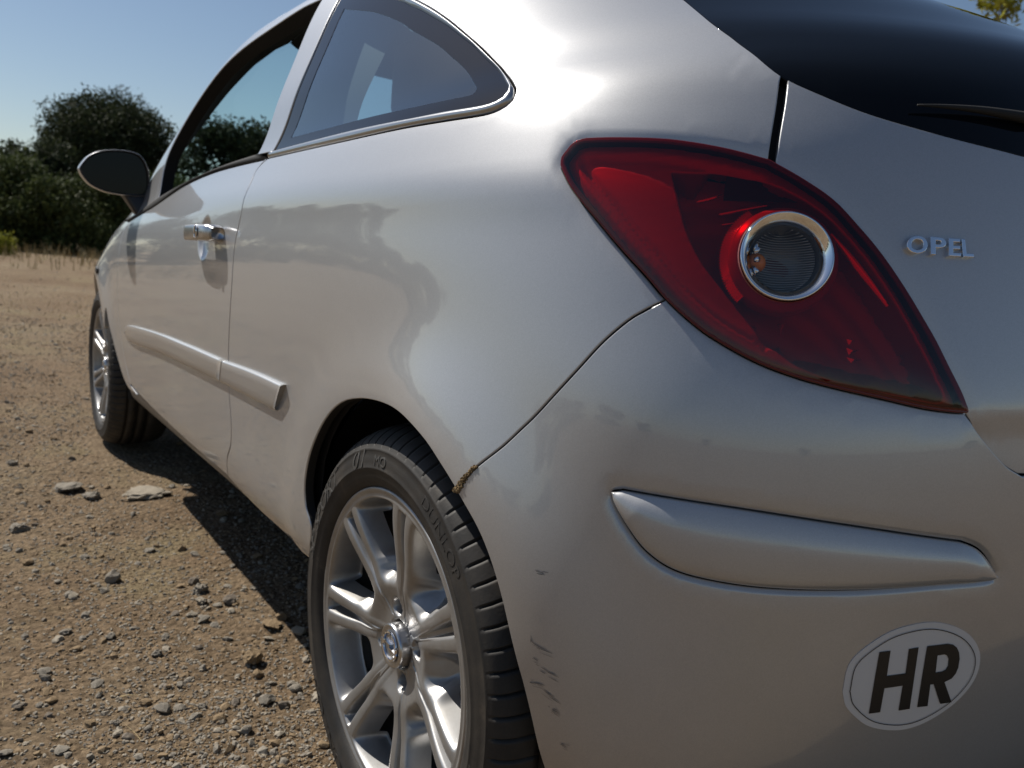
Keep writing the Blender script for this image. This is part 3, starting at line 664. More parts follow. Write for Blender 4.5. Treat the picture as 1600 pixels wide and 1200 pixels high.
decal('sticker_base',sl,WHITE,.0007,bumper)
SL=loop(sl,.003)
o1=offset_loop(SL,-.0065);o2=offset_loop(SL,-.0074)
a1=P1(o1[:,0],o1[:,1],.0016);a2=P1(o2[:,0],o2[:,1],.0016)
V,F=grid_mesh(np.stack([a1,a2],1),True,False); F=[f for f in F]
mesh_obj('border_line',V,F,INK,bumper)
decal('letter_h',poly_lines(TR['letter_h']),INK,.0016,bumper)
decal('letter_r',poly_lines(TR['letter_r']),INK,.0016,bumper,holes=[poly_lines(TR['letter_r_hole'])])
bpy.data.objects.remove(sticker)
for i in range(8):
    c=curve(TR['scuff%d'%i],.0012); 
    parts=[]
    for rep in range(9):
        i0=int(RNG.random()*len(c)*.55); i1=min(len(c),i0+2+int(RNG.random()*len(c)*.6)); cc_=c[i0:i1]
        if len(cc_)<3: continue
        P=P1(cc_[:,0],cc_[:,1]+RNG.normal(0,.0016),.0009); N_=SN(cc_[:,0],cc_[:,1]); T=np.gradient(P,axis=0); B=np.cross(T,N_); B/=np.linalg.norm(B,axis=1,keepdims=True)
        w=(.00008+(.00012+.00045*RNG.random()**2)*np.sin(np.linspace(.1,3.0,len(cc_))))[:,None]
        parts.append(grid_mesh(np.stack([P+B*w,P-B*w],1)))
    V,F,_=join(parts); mesh_obj('scuff_mark',V,F,SCUFF,bumper)
# dried mud packed into the lower end of the seam
parts=[]
sm=curve('seam',.004)[:16]
for k in range(420):
    t=RNG.random()**1.6; i=int(t*11); q=P1(sm[i,0]+RNG.normal(-.0004,.0012)*(1-t*.5),sm[i,1]+abs(RNG.normal(.0003,.0020))*(1-.6*t),.0002)[0]
    v,f=ball(q,.0006+.0016*RNG.random()**2*(1-t*.5),(1,.8,.9),4); v=v+RNG.normal(0,.0005,v.shape); parts.append((v,f))
V,F,_=join(parts); tag(mesh_obj('mud_crust',V,F,MUD,car),kind='stuff')
# badge letters
def text_mesh(body,size=1.0,ext=0,shear=0,bev=0):
    cu=bpy.data.curves.new('t','FONT'); cu.body=body; cu.size=size; cu.extrude=ext; cu.shear=shear; cu.bevel_depth=bev; cu.resolution_u=4
    o=bpy.data.objects.new('t',cu); COL.objects.link(o); bpy.context.view_layer.update()
    me=bpy.data.meshes.new_from_object(o.evaluated_get(bpy.context.evaluated_depsgraph_get()))
    V=np.array([v.co[:] for v in me.vertices]); F=[tuple(p.vertices) for p in me.polygons]
    bpy.data.objects.remove(o); bpy.data.curves.remove(cu); bpy.data.meshes.remove(me); return V,F
bb_=np.array(TR['badge_base']); btp=np.array(TR['badge_top'])
def badge(ch,t0,t1):
    V,F=text_mesh(ch,1,.0,0,0.0)
    V,F=text_mesh(ch,1,.10,0,.035)
    lo,hi=V.min(0),V.max(0); x=(V[:,0]-lo[0])/(hi[0]-lo[0]); y=(V[:,1]-lo[1])/(hi[1]-lo[1]); z=(V[:,2]-lo[2])/(hi[2]-lo[2])
    t=t0+(t1-t0)*x; s=np.linspace(0,1,len(bb_))
    u_=np.interp(t,s,bb_[:,0])*(1-y)+np.interp(t,s,btp[:,0])*y; v_=np.interp(t,s,bb_[:,1])*(1-y)+np.interp(t,s,btp[:,1])*y
    P=base(u_,v_); N_=normal0(u_,v_); P=P+N_*(-.0005+.0052*z)[:,None]
    mesh_obj('badge_letter',P,F,CHROME,tail,smooth=False)
for ch,a,c in (('O',0,.29),('P',.33,.56),('E',.595,.79),('L',.82,1.0)): badge(ch,a,c)
# rear wiper
wp=curve('wiper',.01); P=P1(wp[:,0],wp[:,1],.006)
Vt,Ft=tube(np.concatenate([P,P[-1:]+[[-.008,-.12,.0]],P[-1:]+[[-.012,-.26,0.002]]]),np.concatenate([np.linspace(.001,.006,len(P)),[.006,.006]]),10)
mesh_obj('rear_wiper',Vt,Ft,DARKGAP,car)
# door handle
def handle():
    parts=[]; xs=np.concatenate([np.linspace(.79,.812,5),np.linspace(.825,.965,14),np.linspace(.978,.992,3)])
    P=[]
    for x in xs:
        t=(x-.79)/.202; e=min(1,(x-.7895)/.018,(.9925-x)/.018); e=max(e,0)**.5
        hz=.0175*(.62+.38*e)*(1-.10*t); yo=.0455*(.72+.28*e)-.006*abs(2*t-1)**2
        yi=(.002 if (t<.36 or t>.92) else .030)
        zc=.848-.006*t; row=[]
        for a in np.linspace(0,2*np.pi,20,endpoint=False):
            c,s=math.cos(a),math.sin(a); pw=.55
            cy=(yo+yi)/2+(yo-yi)/2*math.copysign(abs(c)**pw,c); cz=zc+hz*math.copysign(abs(s)**pw,s); row.append((x,.849+cy,cz))
        P.append(row)
    V,F=grid_mesh(np.array(P),False,True); F=list(F)+[tuple(range(20))[::-1],tuple(range((len(xs)-1)*20,len(xs)*20))]
    return V,F
hv,hf=handle()
h_l=empty('handle',(0,0,0),dl); mesh_obj('grip',hv,[f[::-1] for f in hf],SATIN,dl)
bpy.data.objects.remove(h_l)
mesh_obj('grip',hv,[f[::-1] for f in hf],SATIN,dr_,mirror=True)
kv,kf=ball((.848,.8937,.8480),.011,(.75,.18,1),8); mesh_obj('keyhole',kv,kf,PLASTIC,dl)
kc=np.array([(.848+.0085*math.cos(a),.8950,.8480+.0125*math.sin(a)) for a in np.linspace(0,2*np.pi,24,endpoint=False)])
v_,f_=tube(kc,.0014,6,closed=True); mesh_obj('keyhole_ring',v_,f_,CHROME,dl)
# door mirrors
OUT=np.array([(0.979,1.006),(0.971,1.021),(0.952,1.046),(0.923,1.064),(0.887,1.073),(0.847,1.076),(0.816,1.072),(0.798,1.06),(0.785,1.038),(0.778,1.012),(0.776,0.976),(0.78,0.952),(0.788,0.943),(0.809,0.939),(0.852,0.938),(0.895,0.941),(0.922,0.948),(0.949,0.961),(0.967,0.98),(0.976,0.995)])
oc=np.concatenate([OUT,OUT[:1]]); OUTs=catmull(oc,4)[:-1]; ctr=OUTs.mean(0)
def sect(x,s,dz=0): return np.stack([np.full(len(OUTs),x),ctr[0]+(OUTs[:,0]-ctr[0])*s,ctr[1]+dz+(OUTs[:,1]-ctr[1])*s],1)
MX=1.95
shell=np.stack([sect(MX+.006,.93),sect(MX,.95),sect(MX-.001,.985),sect(MX+.004,1.0),sect(MX+.03,1.01),sect(MX+.06,.97,-.001),sect(MX+.085,.86,-.003),sect(MX+.103,.66,-.006),sect(MX+.112,.40,-.008),sect(MX+.115,.02,-.008)],0)
def mirror_parts(par,mir):
    V,F=grid_mesh(shell,False,True); mesh_obj('mirror_housing',V,F,[PAINT,PLASTIC],par,[1 if k<len(OUTs)*2 else 0 for k in range(len(F))],mirror=mir)
    lip=np.stack([sect(MX+.006,.93),sect(MX+.020,.925),sect(MX+.021,.90)],0); V,F=grid_mesh(lip,False,True); mesh_obj('mirror_bezel',V,[f[::-1] for f in F],PLASTIC,par,mirror=mir)
    g=sect(MX+.014,.91); V=np.concatenate([g,g.mean(0)[None]]); V[:,0]+= (V[:,1]-ctr[0])*.10; k=len(g); mesh_obj('mirror_glass',V,[(i,(i+1)%k,k) for i in range(k)],MIRRORD,par,mirror=mir)
    # stalk
    A=np.array([(MX+.01,.852,.945),(MX+.01,.786,.945),(MX+.075,.786,.945),(MX+.075,.852,.945)]); B=np.array([(MX-.01,.815,.877),(MX-.01,.760,.905),(MX+.115,.745,.905),(MX+.115,.80,.885)])
    L=[]
    for t in np.linspace(0,1,7):
        q=A*(1-t)+B*t; L.append(catmull(np.concatenate([q,q[:1]]),5)[:-1])
    V,F=grid_mesh(np.array(L),False,True); mesh_obj('mirror_stalk',V,[f[::-1] for f in F],PLASTIC,par,mirror=mir)
MIRRORD=mat('mirror_pane',(.014,.015,.017),.04,1)
mirror_parts(empty('door_mirror',(0,0,0),car),False); mirror_parts(empty('door_mirror',(0,0,0),car),True)
# side repeater on the fender
v_,f_=ball(P1(-.445,.80,.004)[0],.02,(1.2,.25,.7),10); mesh_obj('side_repeater',v_,f_,PLASTIC,car)
# ------------------------------------------------------------ underbody, arches, cabin
for s in (1,-1):
    for cx in (0,2.511):
        P=[]
        for a in np.linspace(math.radians(12 if cx==0 else -10),math.radians(168 if cx==0 else 190),40):
            P.append([(cx+r*math.cos(a),s*y,RA+r*math.sin(a)) for r,y in ((.362,.80),(.374,.79),(.375,.60),(.375,.52),(.1,.50))])
        V,F=grid_mesh(np.array(P)); mesh_obj('wheel_arch_liner',V,F,DARKGAP,car)
v_,f_=boxm((1.255,0,.27),(1.80,1.36,.05)); v2,f2=boxm((1.255,0,.45),(1.75,1.50,.30)); v3,f3=boxm((-.40,0,.42),(.14,.9,.2)); v4,f4=boxm((0,0,.45),(.9,.96,.25)); v5,f5=boxm((2.6,0,.45),(.9,.98,.3))
V,F,_=join([(v_,f_),(v2,f2),(v3,f3),(v4,f4),(v5,f5)]); mesh_obj('underbody',V,F,DARKGAP,car,smooth=False)
v_,f_=boxm((1.98,0,.80),(.42,1.40,.30),.08); mesh_obj('dashboard',v_,f_,INTERIOR,car)
for y in (.36,-.36):
    s_=empty('front_seat',(0,0,0),car)
    v1,f1=boxm((0,0,0),(.13,.46,.66),.05); c_,q_=math.cos(-.22),math.sin(-.22); v1=np.stack([v1[:,0]*c_+v1[:,2]*q_,v1[:,1]*(1-.25*np.clip(v1[:,2]/.33,0,1)),-v1[:,0]*q_+v1[:,2]*c_],1)+np.array([.93,y,.80])
    mesh_obj('backrest',v1,f1,FABRIC,s_)
    v1,f1=boxm((0,0,0),(.10,.25,.19),.04); mesh_obj('headrest',v1+np.array([.80,y,1.215]),f1,FABRIC,s_)
    v1,f1=boxm((1.18,y,.52),(.50,.48,.16),.05); mesh_obj('cushion',v1,f1,FABRIC,s_)
v1,f1=boxm((0.06,0,.76),(.14,1.16,.50),.05); mesh_obj('rear_bench',v1,f1,FABRIC,car)
v1,f1=boxm((-.22,0,.93),(.40,1.0,.02)); mesh_obj('parcel_shelf',v1,f1,INTERIOR,car)
sw=[(1.66+.05*math.sin(a)*.9,.37+.18*math.cos(a),.93+.17*math.sin(a)) for a in np.linspace(0,2*np.pi,32,endpoint=False)]
v1,f1=tube(np.array(sw),.015,8,closed=True); mesh_obj('steering_wheel',v1,f1,PLASTIC,car)
# ------------------------------------------------------------ wheels (local axis y, outer face at y=0)
NS=7; PH0=math.radians(31)
def sm01(t): t=np.clip(t,0,1); return t*t*(3-2*t)
def rim_mesh():
    rs=np.concatenate([np.linspace(.030,.06,14),np.linspace(.062,.125,34)[1:],np.linspace(.125,.188,20)[1:],np.linspace(.188,.208,18)[1:],[.2105,.213,.2155,.2178,.2200,.2212,.2216]])
    half=np.pi/NS; V=[];F=[];rows=[]
    cn=np.concatenate([np.linspace(0,1,7),1+np.linspace(0,1,7)[1:],2+np.linspace(0,1,12)[1:],3+np.linspace(0,1,8)[1:]])  # slot | ridge | wall | floor
    H=np.zeros((len(rs),len(cn)));A=np.zeros_like(H)
    for i,r in enumerate(rs):
        qe=r*math.sin(half); c=.0085+.0105*np.clip((r-.065)/.135,0,1); w=.0060+.0024*np.clip((r-.1)/.1,0,1); ww=.0155+.016*math.exp(-((r-.118)/.010)**2)+.010*math.exp(-((r-.203)/.006)**2)
        e0=c-w;e1=c+w;e2=min(e1+ww,e1+(qe-e1)*.9)
        br=[0,e0,e1,e2,qe]
        if e1>qe*.8: br=[0,qe*.45,qe*.8,qe*.92,qe]
        br=np.array(br)
        k=np.clip(cn.astype(int),0,3); q=br[k]+(br[k+1]-br[k])*(cn-k)
        phi=np.arcsin(np.clip(q/r,-1,math.sin(half)))
        T=-.024+.010*sm01((r-.045)/.05)+.014*sm01((r-.09)/.11)
        lip=sm01((r-.203)/.005)
        ds=(.004+.020*sm01((r-.10)/.08))*sm01((r-.070)/.02)*(1-sm01((r-.198)/.007))
        dv=.048*sm01((r-.080)/.045)*(1-sm01((r-.196)/.010))
        x=cn
        hs=np.where(x<1,-ds*(1-sm01((x-.45)/.55)),0)
        hr=np.where((x>=1)&(x<=2),-.0010*(2*(x-1.5))**2-.0004,0)
        hw=np.where(x>2,-.0014-dv*sm01((x-2)/1.0)**.85*1.0,0)
        h=T+(hs+hr+hw)
        h=h*(1-lip)+(-.0005)*lip
        if r>.2082: h=np.full(len(cn),np.interp(r,[.208,.211,.2155,.2178,.22,.2212,.2216],[-.0008,-.0018,.0008,.0014,.0002,-.003,-.011]))
        # bolt recesses
        H[i]=h; A[i]=phi
    ang=[];hts=[];base_id={}
    n=len(cn); cols=[]
    for s in range(NS):
        cs=PH0+2*half*s
        for k in range(n-1,0,-1): cols.append((cs,-1,k))
        for k in range(0,n): 
            if k==n-1: continue
            cols.append((cs,1,k))
    m=len(cols); PV=np.zeros((len(rs),m,3))
    for j,(cs,sg_,k) in enumerate(cols):
        a=cs+sg_*A[:,k]; PV[:,j,0]=-rs*np.cos(a); PV[:,j,2]=rs*np.sin(a); y=H[:,k].copy()
        for b_ in (105,195,285,15):
            bx,bz=-.052*math.cos(math.radians(b_)),.052*math.sin(math.radians(b_)); d=np.hypot(PV[:,j,0]-bx,PV[:,j,2]-bz); y-=.022*(1-sm01((d-.008)/.0065))
        y-=.016*(1-sm01((rs-.031)/.004)); PV[:,j,1]=y
    V,F=grid_mesh(PV,False,True)
    # openings between the spoke pairs
    keep=[]
    for f in F:
        i=f[0]//m; j=f[0]%m; r=rs[i]
        k1=cols[j][2];k2=cols[(j+1)%m][2]
        if min(cn[k1],cn[k2])>=2.63 and .1155<r<.195 and not (cols[j][0]!=cols[(j+1)%m][0] and False): 
            # rounded inner end
            lim=2.63+1.2*max(0,(.126-r)/.0105)+1.2*max(0,(r-.188)/.006)
            if min(cn[k1],cn[k2])>=lim: continue
        keep.append(f)
    return V,[f[::-1] for f in keep]
rv,rf=rim_mesh()
def lathe(prof,n=72):
    P=np.array([[(-r*math.cos(a),y,r*math.sin(a)) for r,y in prof] for a in np.linspace(0,2*np.pi,n,endpoint=False)])
    V,F=grid_mesh(P,True,False); return V,F
TP=[(.2165,-.020),(.2185,-.006),(.2225,.0015),(.228,.0055),(.2365,.0085),(.246,.0105),(.2475,.0115),(.249,.0106),(.256,.0104),(.264,.0092),(.2715,.0068),(.273,.0076),(.2745,.0062),(.279,.0042),(.2835,.0012),(.2875,-.0025),(.292,-.0085),(.2965,-.016),(.3005,-.026),(.3035,-.036),(.3050,-.0440),(.2985,-.0448),(.2985,-.0500),(.3060,-.0508),(.3070,-.064),(.3074,-.078),(.3005,-.0788),(.3005,-.0872),(.3076,-.088),(.3078,-.1),(.3076,-.112),(.3005,-.1128),(.3005,-.1212),(.3074,-.122),(.3060,-.150),(.3035,-.164),(.2965,-.184),(.2875,-.1975),(.2715,-.2068),(.256,-.2104),(.2365,-.2085),(.2185,-.194)]
def tyre_mesh():
    NB=74; sub=[0,.05,.2,.45,.7,.84,.885,.955]; n=NB*len(sub); P=np.zeros((n,len(TP),3)); j=0
    for k in range(NB):
        for si,s in enumerate(sub):
            for i,(r,y) in enumerate(TP):
                skew=.30*np.clip((-.006-y)/.05,0,1.2)*(1 if y>-.1 else 0)+.5*np.clip((-y-.12)/.08,0,1)
                a=2*np.pi*(k+s+skew)/NB; rr=r; yy=y
                g=si>=6
                if g and (14<=i<=19): rr-=.0065 if i>15 else .003; yy-=.004 if i<17 else 0
                if g and (24<=i<=25): rr-=.004 if k%2==0 else 0
                if g and (33<=i<=36): rr-=.005
                P[j,i]=(-rr*math.cos(a),yy,rr*math.sin(a))
            j+=1
    V,F=grid_mesh(P,True,False); return V,[f for f in F]
tv,tf=tyre_mesh()
def on_sidewall(body,a_mid,r0,size,ext=.0006,shear=.0,spread=1.0,bev=0):
    V,F=text_mesh(body,size,ext,shear,bev); V[:,0]-=(V[:,0].min()+V[:,0].max())/2
    r=r0+V[:,1]; a=math.radians(a_mid)-V[:,0]*spread/r0
    # clockwise reading with the tops outward, seen from outside the car
    tr=np.array([t[0] for t in TP[:16]]); ty=np.array([t[1] for t in TP[:16]])
    y=np.interp(r,tr,ty)+.0003+V[:,2]
    return np.stack([-r*np.cos(a),y,r*np.sin(a)],1),F
BARREL=mat('darkened_rim_barrel',(.07,.065,.06),.6,.4)  # barrel colour darkened to stand for shade inside the wheel openings
def make_wheel(par,first=True):
    w=empty('wheel',(0,0,0),par)
    mesh_obj('rim',rv,rf,ALLOY,w)
    bv,bf=lathe([(.2165,-.018),(.2085,-.022),(.203,-.03),(.198,-.05),(.190,-.10),(.192,-.17),(.2165,-.19)]); mesh_obj('rim_barrel',bv,bf,BARREL,w)
    mesh_obj('tyre',tv,tf,RUBBER,w)
    dv_,df_=lathe([(.055,-.07),(.075,-.072),(.078,-.088),(.13,-.088),(.13,-.11),(.0,-.112)]); mesh_obj('brake_disc',dv_,df_,DISC,w)
    bk,bf_=lathe([(.0005,-.125),(.17,-.125),(.19,-.13)]); mesh_obj('brake_backplate',bk,bf_,DARKGAP,w)
    cap=lathe([(.0005,-.0105),(.024,-.0108),(.026,-.0095),(.0285,-.0090),(.0305,-.0105),(.0312,-.014),(.0305,-.032)],48); cp=mesh_obj('centre_cap',cap[0],cap[1],SATIN,w)
    # round emblem crossed by a lightning bolt
    ringp=np.array([(-.0195*math.cos(a),-.0088,.0195*math.sin(a)) for a in np.linspace(0,2*np.pi,40,endpoint=False)]); e1=tube(ringp,.0022,8,closed=True)
    zig=[(-.024,.0035),(.0035,.0035),(-.0025,-.0005),(.024,-.0040),(-.0035,-.0040),(.0025,.0005)]
    zt=[(-x,-.0072,z+.0) for x,z in zig]; zb=[(-x,-.0110,z) for x,z in zig]; k=len(zig)
    e2=(np.array(zt+zb),[tuple(range(k)),tuple(range(k,2*k))[::-1]]+[(i,(i+1)%k,k+(i+1)%k,k+i) for i in range(k)])
    V,F,_=join([e1,e2]); mesh_obj('emblem',V,F,CHROME,cp,smooth=False)
    for bd in (105,195,285,15):
        a=math.radians(bd); v_,f_=lathe([(.0005,-.040),(.007,-.040),(.008,-.043),(.008,-.06)],6); mesh_obj('wheel_bolt',v_+np.array([-.052*math.cos(a),0,.052*math.sin(a)]),f_,PLASTIC,w,smooth=False)
    parts=[on_sidewall('SP SPORT',150,.2485,.036,.0007,.25,1.15),on_sidewall('01',111,.2485,.037,.0008,.28,1.2),on_sidewall('MO',95.5,.2525,.020,.0007,0,1.15)]
    for p_ in parts: mesh_obj('sidewall_lettering',p_[0],p_[1],LETTER,w,smooth=False)
    for p_ in (on_sidewall('DUNLOP',55,.2545,.019,.0004,.0,1.5),on_sidewall('DUNLOP',235,.2485,.030,.0005,.1,1.5),on_sidewall('SP SPORT 01',330,.2485,.030,.0005,.25,1.3)): mesh_obj('sidewall_lettering',p_[0],p_[1],RUBBER,w,smooth=False)
    return w
w0=make_wheel(car); w0.location=(0,.835,RA)
def copy_tree(o,par):
    c=o.copy(); COL.objects.link(c); c.parent=par
    for ch in list(o.children): copy_tree(ch,c)
    return c
for x,y,rz,ry in ((2.511,.835,0,.35),(0,-.835,math.pi,.2),(2.511,-.835,math.pi,.6)):
    c=copy_tree(w0,car); c.location=(x,y,RA); c.rotation_euler=(0,ry if rz==0 else 0,rz)
v_,f_=boxm((-.155,.765,.36),(.05,.05,.10),.008); mesh_obj('brake_caliper',v_,f_,CALIPER,car)
# ------------------------------------------------------------ ground
def vnoise(x,y,seed=0):
    xi=np.floor(x).astype(np.int64);yi=np.floor(y).astype(np.int64);fx=x-xi;fy=y-yi
    def h(a,b_):
        k=(a*374761393+b_*668265263+seed*974711)&0xffffffff; k=((k^(k>>13))*1274126177)&0xffffffff; return ((k^(k>>16))&0xffff)/65535.
    sx=fx*fx*(3-2*fx);sy=fy*fy*(3-2*fy)
    return (h(xi,yi)*(1-sx)+h(xi+1,yi)*sx)*(1-sy)+(h(xi,yi+1)*(1-sx)+h(xi+1,yi+1)*sx)*sy-.5
def ground_h(x,y):
    h=.030*vnoise(x*.9,y*.9,1)+.014*vnoise(x*3.1,y*3.1,2)+.008*vnoise(x*9,y*9,3)+.005*vnoise(x*24,y*24,4)+.0032*vnoise(x*60,y*60,5)
    d=np.hypot(x-1.2,y); far=np.clip((d-9)/25,0,1); h=h+far*.35*vnoise(x*.11,y*.11,6)
    for wx,wy in ((0,.74),(2.511,.74),(0,-.74),(2.511,-.74)):
        k=np.exp(-(((x-wx)/.16)**2+((y-wy)/.16)**2)); h=h*(1-k)
    return h-.003
CX,CY=-.96,1.32
rad=np.concatenate([np.linspace(.002,.9,24),np.arange(.92,4.2,.0115),4.2*np.exp(np.linspace(0,math.log(2500/4.2),150))[1:]])
ang=np.concatenate([np.linspace(-75,22,520),np.linspace(22,285,110)[1:-1]])
Rg,Ag=np.meshgrid(rad,np.radians(ang),indexing='ij'); gx=CX+Rg*np.cos(Ag); gy=CY+Rg*np.sin(Ag); gz=ground_h(gx,gy)
def fast_mesh(name,V,tris,mats,parent=None,smooth=True,midx=None,k=3):
    me=bpy.data.meshes.new(name); me.vertices.add(len(V)); me.vertices.foreach_set('co',np.asarray(V,np.float32).ravel())
    T=np.asarray(tris,np.int32); me.loops.add(T.size); me.loops.foreach_set('vertex_index',T.ravel()); me.polygons.add(len(T))
    me.polygons.foreach_set('loop_start',np.arange(0,T.size,k,dtype=np.int32)); 
    if not isinstance(mats,(list,tuple)): mats=[mats]
    for m in mats: me.materials.append(m)
    if midx is not None: me.polygons.foreach_set('material_index',np.asarray(midx,np.int32))
    me.update(calc_edges=True); me.polygons.foreach_set('use_smooth',np.full(len(T),smooth)); me.validate()
    o=bpy.data.objects.new(name,me); COL.objects.link(o)
    if parent: o.parent=parent
    return o
nr,na=gx.shape; idx=np.arange(nr*na).reshape(nr,na); nx=np.roll(idx,-1,1)
T=np.stack([idx[:-1],idx[1:],nx[1:],nx[:-1]],-1).reshape(-1,4)
GV=np.stack([gx,gy,gz],-1).reshape(-1,3)
SOIL=mat('dry_stony_soil',(.3,.22,.14),.95,spec=.15)
n,l,b=nt(SOIL); tc=n.new('ShaderNodeTexCoord'); co=tc.outputs['Object']
a=noise(n,.55,6,.65,co,l); ra=ramp(n,l,a.outputs[0],[(.32,(.138,.090,.052)),(.5,(.185,.133,.083)),(.68,(.225,.176,.117))])
c=noise(n,60,8,.75,co,l); rc_=ramp(n,l,c.outputs[0],[(.3,(.45,.43,.40)),(.5,(1,1,1)),(.72,(1.45,1.42,1.36))])
m1=n.new('ShaderNodeMix'); m1.data_type='RGBA'; m1.blend_type='MULTIPLY'; m1.inputs['Factor'].default_value=.8; l.new(ra.outputs[0],m1.inputs['A']); l.new(rc_.outputs[0],m1.inputs['B'])
vo=n.new('ShaderNodeTexVoronoi'); vo.inputs['Scale'].default_value=55; vo.inputs['Randomness'].default_value=1; l.new(co,vo.inputs['Vector'])
rv_=ramp(n,l,vo.outputs['Color'],[(0,(.62,.60,.58)),(.5,(1,1,1)),(1,(1.25,1.27,1.3))])
m2=n.new('ShaderNodeMix'); m2.data_type='RGBA'; m2.blend_type='MULTIPLY'; m2.inputs['Factor'].default_value=.7; l.new(m1.outputs['Result'],m2.inputs['A']); l.new(rv_.outputs[0],m2.inputs['B'])
# straw coloured patches
s1=noise(n,1.7,5,.7,co,l); rs_=ramp(n,l,s1.outputs[0],[(.52,(0,0,0)),(.66,(1,1,1))])
m3=n.new('ShaderNodeMix'); m3.data_type='RGBA'; l.new(rs_.outputs[0],m3.inputs['Factor']); l.new(m2.outputs['Result'],m3.inputs['A']); 
s2=noise(n,90,4,.7,co,l,1.5); rr2=ramp(n,l,s2.outputs[0],[(.3,(.13,.094,.055)),(.7,(.27,.215,.125))]); l.new(rr2.outputs[0],m3.inputs['B']); l.new(m3.outputs['Result'],b.inputs['Base Color'])
vo2=n.new('ShaderNodeTexVoronoi'); vo2.inputs['Scale'].default_value=170; l.new(co,vo2.inputs['Vector']); r3=ramp(n,l,vo2.outputs['Color'],[(0,(.6,.58,.55)),(.5,(1,1,1)),(1,(1.5,1.5,1.5))])
m5=n.new('ShaderNodeMix'); m5.data_type='RGBA'; m5.blend_type='MULTIPLY'; m5.inputs['Factor'].default_value=.6; l.new(m3.outputs['Result'],m5.inputs['A']); l.new(r3.outputs[0],m5.inputs['B']); l.new(m5.outputs['Result'],b.inputs['Base Color'])
hb=n.new('ShaderNodeMath'); hb.operation='ADD'; hv1=n.new('ShaderNodeMath'); hv1.operation='MULTIPLY_ADD'; hv1.inputs[1].default_value=-1.0; hv1.inputs[2].default_value=1; l.new(vo.outputs['Distance'],hv1.inputs[0]); l.new(hv1.outputs[0],hb.inputs[0]); l.new(c.outputs[0],hb.inputs[1])
bump(n,l,b,hb.outputs[0],.9,.012)
tag(fast_mesh('ground',GV,T,SOIL,k=4),kind='structure')
# ------------------------------------------------------------ stones
def rock(sub,seed,flat=.6):
    r=np.random.default_rng(seed); bm=bmesh.new(); bmesh.ops.create_icosphere(bm,subdivisions=sub,radius=1); V=np.array([v.co[:] for v in bm.verts]); F=np.array([[v.index for v in f.verts] for f in bm.faces]); bm.free()
    for _ in range(9):
        d=r.normal(size=3); d/=np.linalg.norm(d); h=.55+.35*r.random(); k=V@d; V=V-np.outer(np.clip(k-h,0,None),d)
    V*=(1+.10*r.normal(size=(len(V),1))*(1 if sub>1 else .8)); V*=np.array([1.0,.75+.2*r.random(),flat*(.7+.5*r.random())]); V/=np.abs(V).max(); return V,F
STONE=[]
for nm,c0,c1 in (('grey_limestone',(0.197,0.172,0.139),(0.286,0.256,0.210)),('ochre_stone',(0.210,0.147,0.084),(0.286,0.210,0.130)),('pale_stone',(0.277,0.239,0.185),(0.370,0.323,0.256)),('dark_stone',(0.134,0.109,0.084),(0.202,0.172,0.139))):
    m=mat(nm,c0,.9,spec=.2); n,l,b=nt(m); tc=n.new('ShaderNodeTexCoord'); q=noise(n,45,5,.7,tc.outputs['Object'],l); r_=ramp(n,l,q.outputs[0],[(.35,c0),(.7,c1)]); l.new(r_.outputs[0],b.inputs['Base Color']); q2=noise(n,160,4,.7,tc.outputs['Object'],l); bump(n,l,b,q2.outputs[0],.5,.004); STONE.append(m)
def scatter(N,r0,r1,a0,a1,pw):
    r=r0*(r1/r0)**(RNG.random(N)**pw); a=np.radians(a0+(a1-a0)*RNG.random(N)); return CX+r*np.cos(a),CY+r*np.sin(a),r
def rand_rot(N,tilt=.45):
    z=RNG.random(N)*2*np.pi; ax=RNG.normal(0,tilt,N); ay=RNG.normal(0,tilt,N)
    cz,sz=np.cos(z),np.sin(z); cx,sx=np.cos(ax),np.sin(ax); cy,sy=np.cos(ay),np.sin(ay); O=np.zeros(N);I=np.ones(N)
    Rz=np.stack([np.stack([cz,-sz,O],1),np.stack([sz,cz,O],1),np.stack([O,O,I],1)],1); Rx=np.stack([np.stack([I,O,O],1),np.stack([O,cx,-sx],1),np.stack([O,sx,cx],1)],1); Ry=np.stack([np.stack([cy,O,sy],1),np.stack([O,I,O],1),np.stack([-sy,O,cy],1)],1)
    return Rz@Rx@Ry
def stuff_rocks(name,x,y,size,sub,sink=.25):
    N=len(x); allV=[];allF=[];mi=[];o=0; kind=RNG.integers(0,6,N); R=rand_rot(N); z=ground_h(x,y)+size*(.35-sink)
    for k in range(6):
        s=np.where(kind==k)[0]; V,F=rock(sub,50+k,.62)
        W=(V[None]*size[s][:,None,None])@np.transpose(R[s],(0,2,1))+np.stack([x[s],y[s],z[s]],1)[:,None]
        allV.append(W.reshape(-1,3)); allF.append((F[None]+(np.arange(len(s))*len(V))[:,None,None]+o).reshape(-1,3)); o+=len(s)*len(V)
        mi.append(np.repeat(RNG.choice(4,len(s),p=[.42,.32,.20,.06]),len(F)))
    return tag(fast_mesh(name,np.concatenate(allV),np.concatenate(allF),STONE,smooth=False,midx=np.concatenate(mi)),kind='stuff')
def clear(x,y):
    t=np.zeros(len(x),bool)
    for wx in (0,2.511): t|=(np.abs(x-wx)<.16)&(np.abs(y-.74)<.14)
    return ~t
def patchy(x,y,lo,sc=1.3,seed=21): 
    return RNG.random(len(x))<np.clip(lo+(vnoise(x*sc,y*sc,seed)+.5)*1.5-.45+.3*vnoise(x*5,y*5,seed+1),0,1)
x,y,r=scatter(86000,1.0,8,-38,10,1.0); dens=lambda x,y:RNG.random(len(x))<np.clip(1-.75*sm01((y-.95)/.35)*sm01((1.5-x)/.6),.2,1)
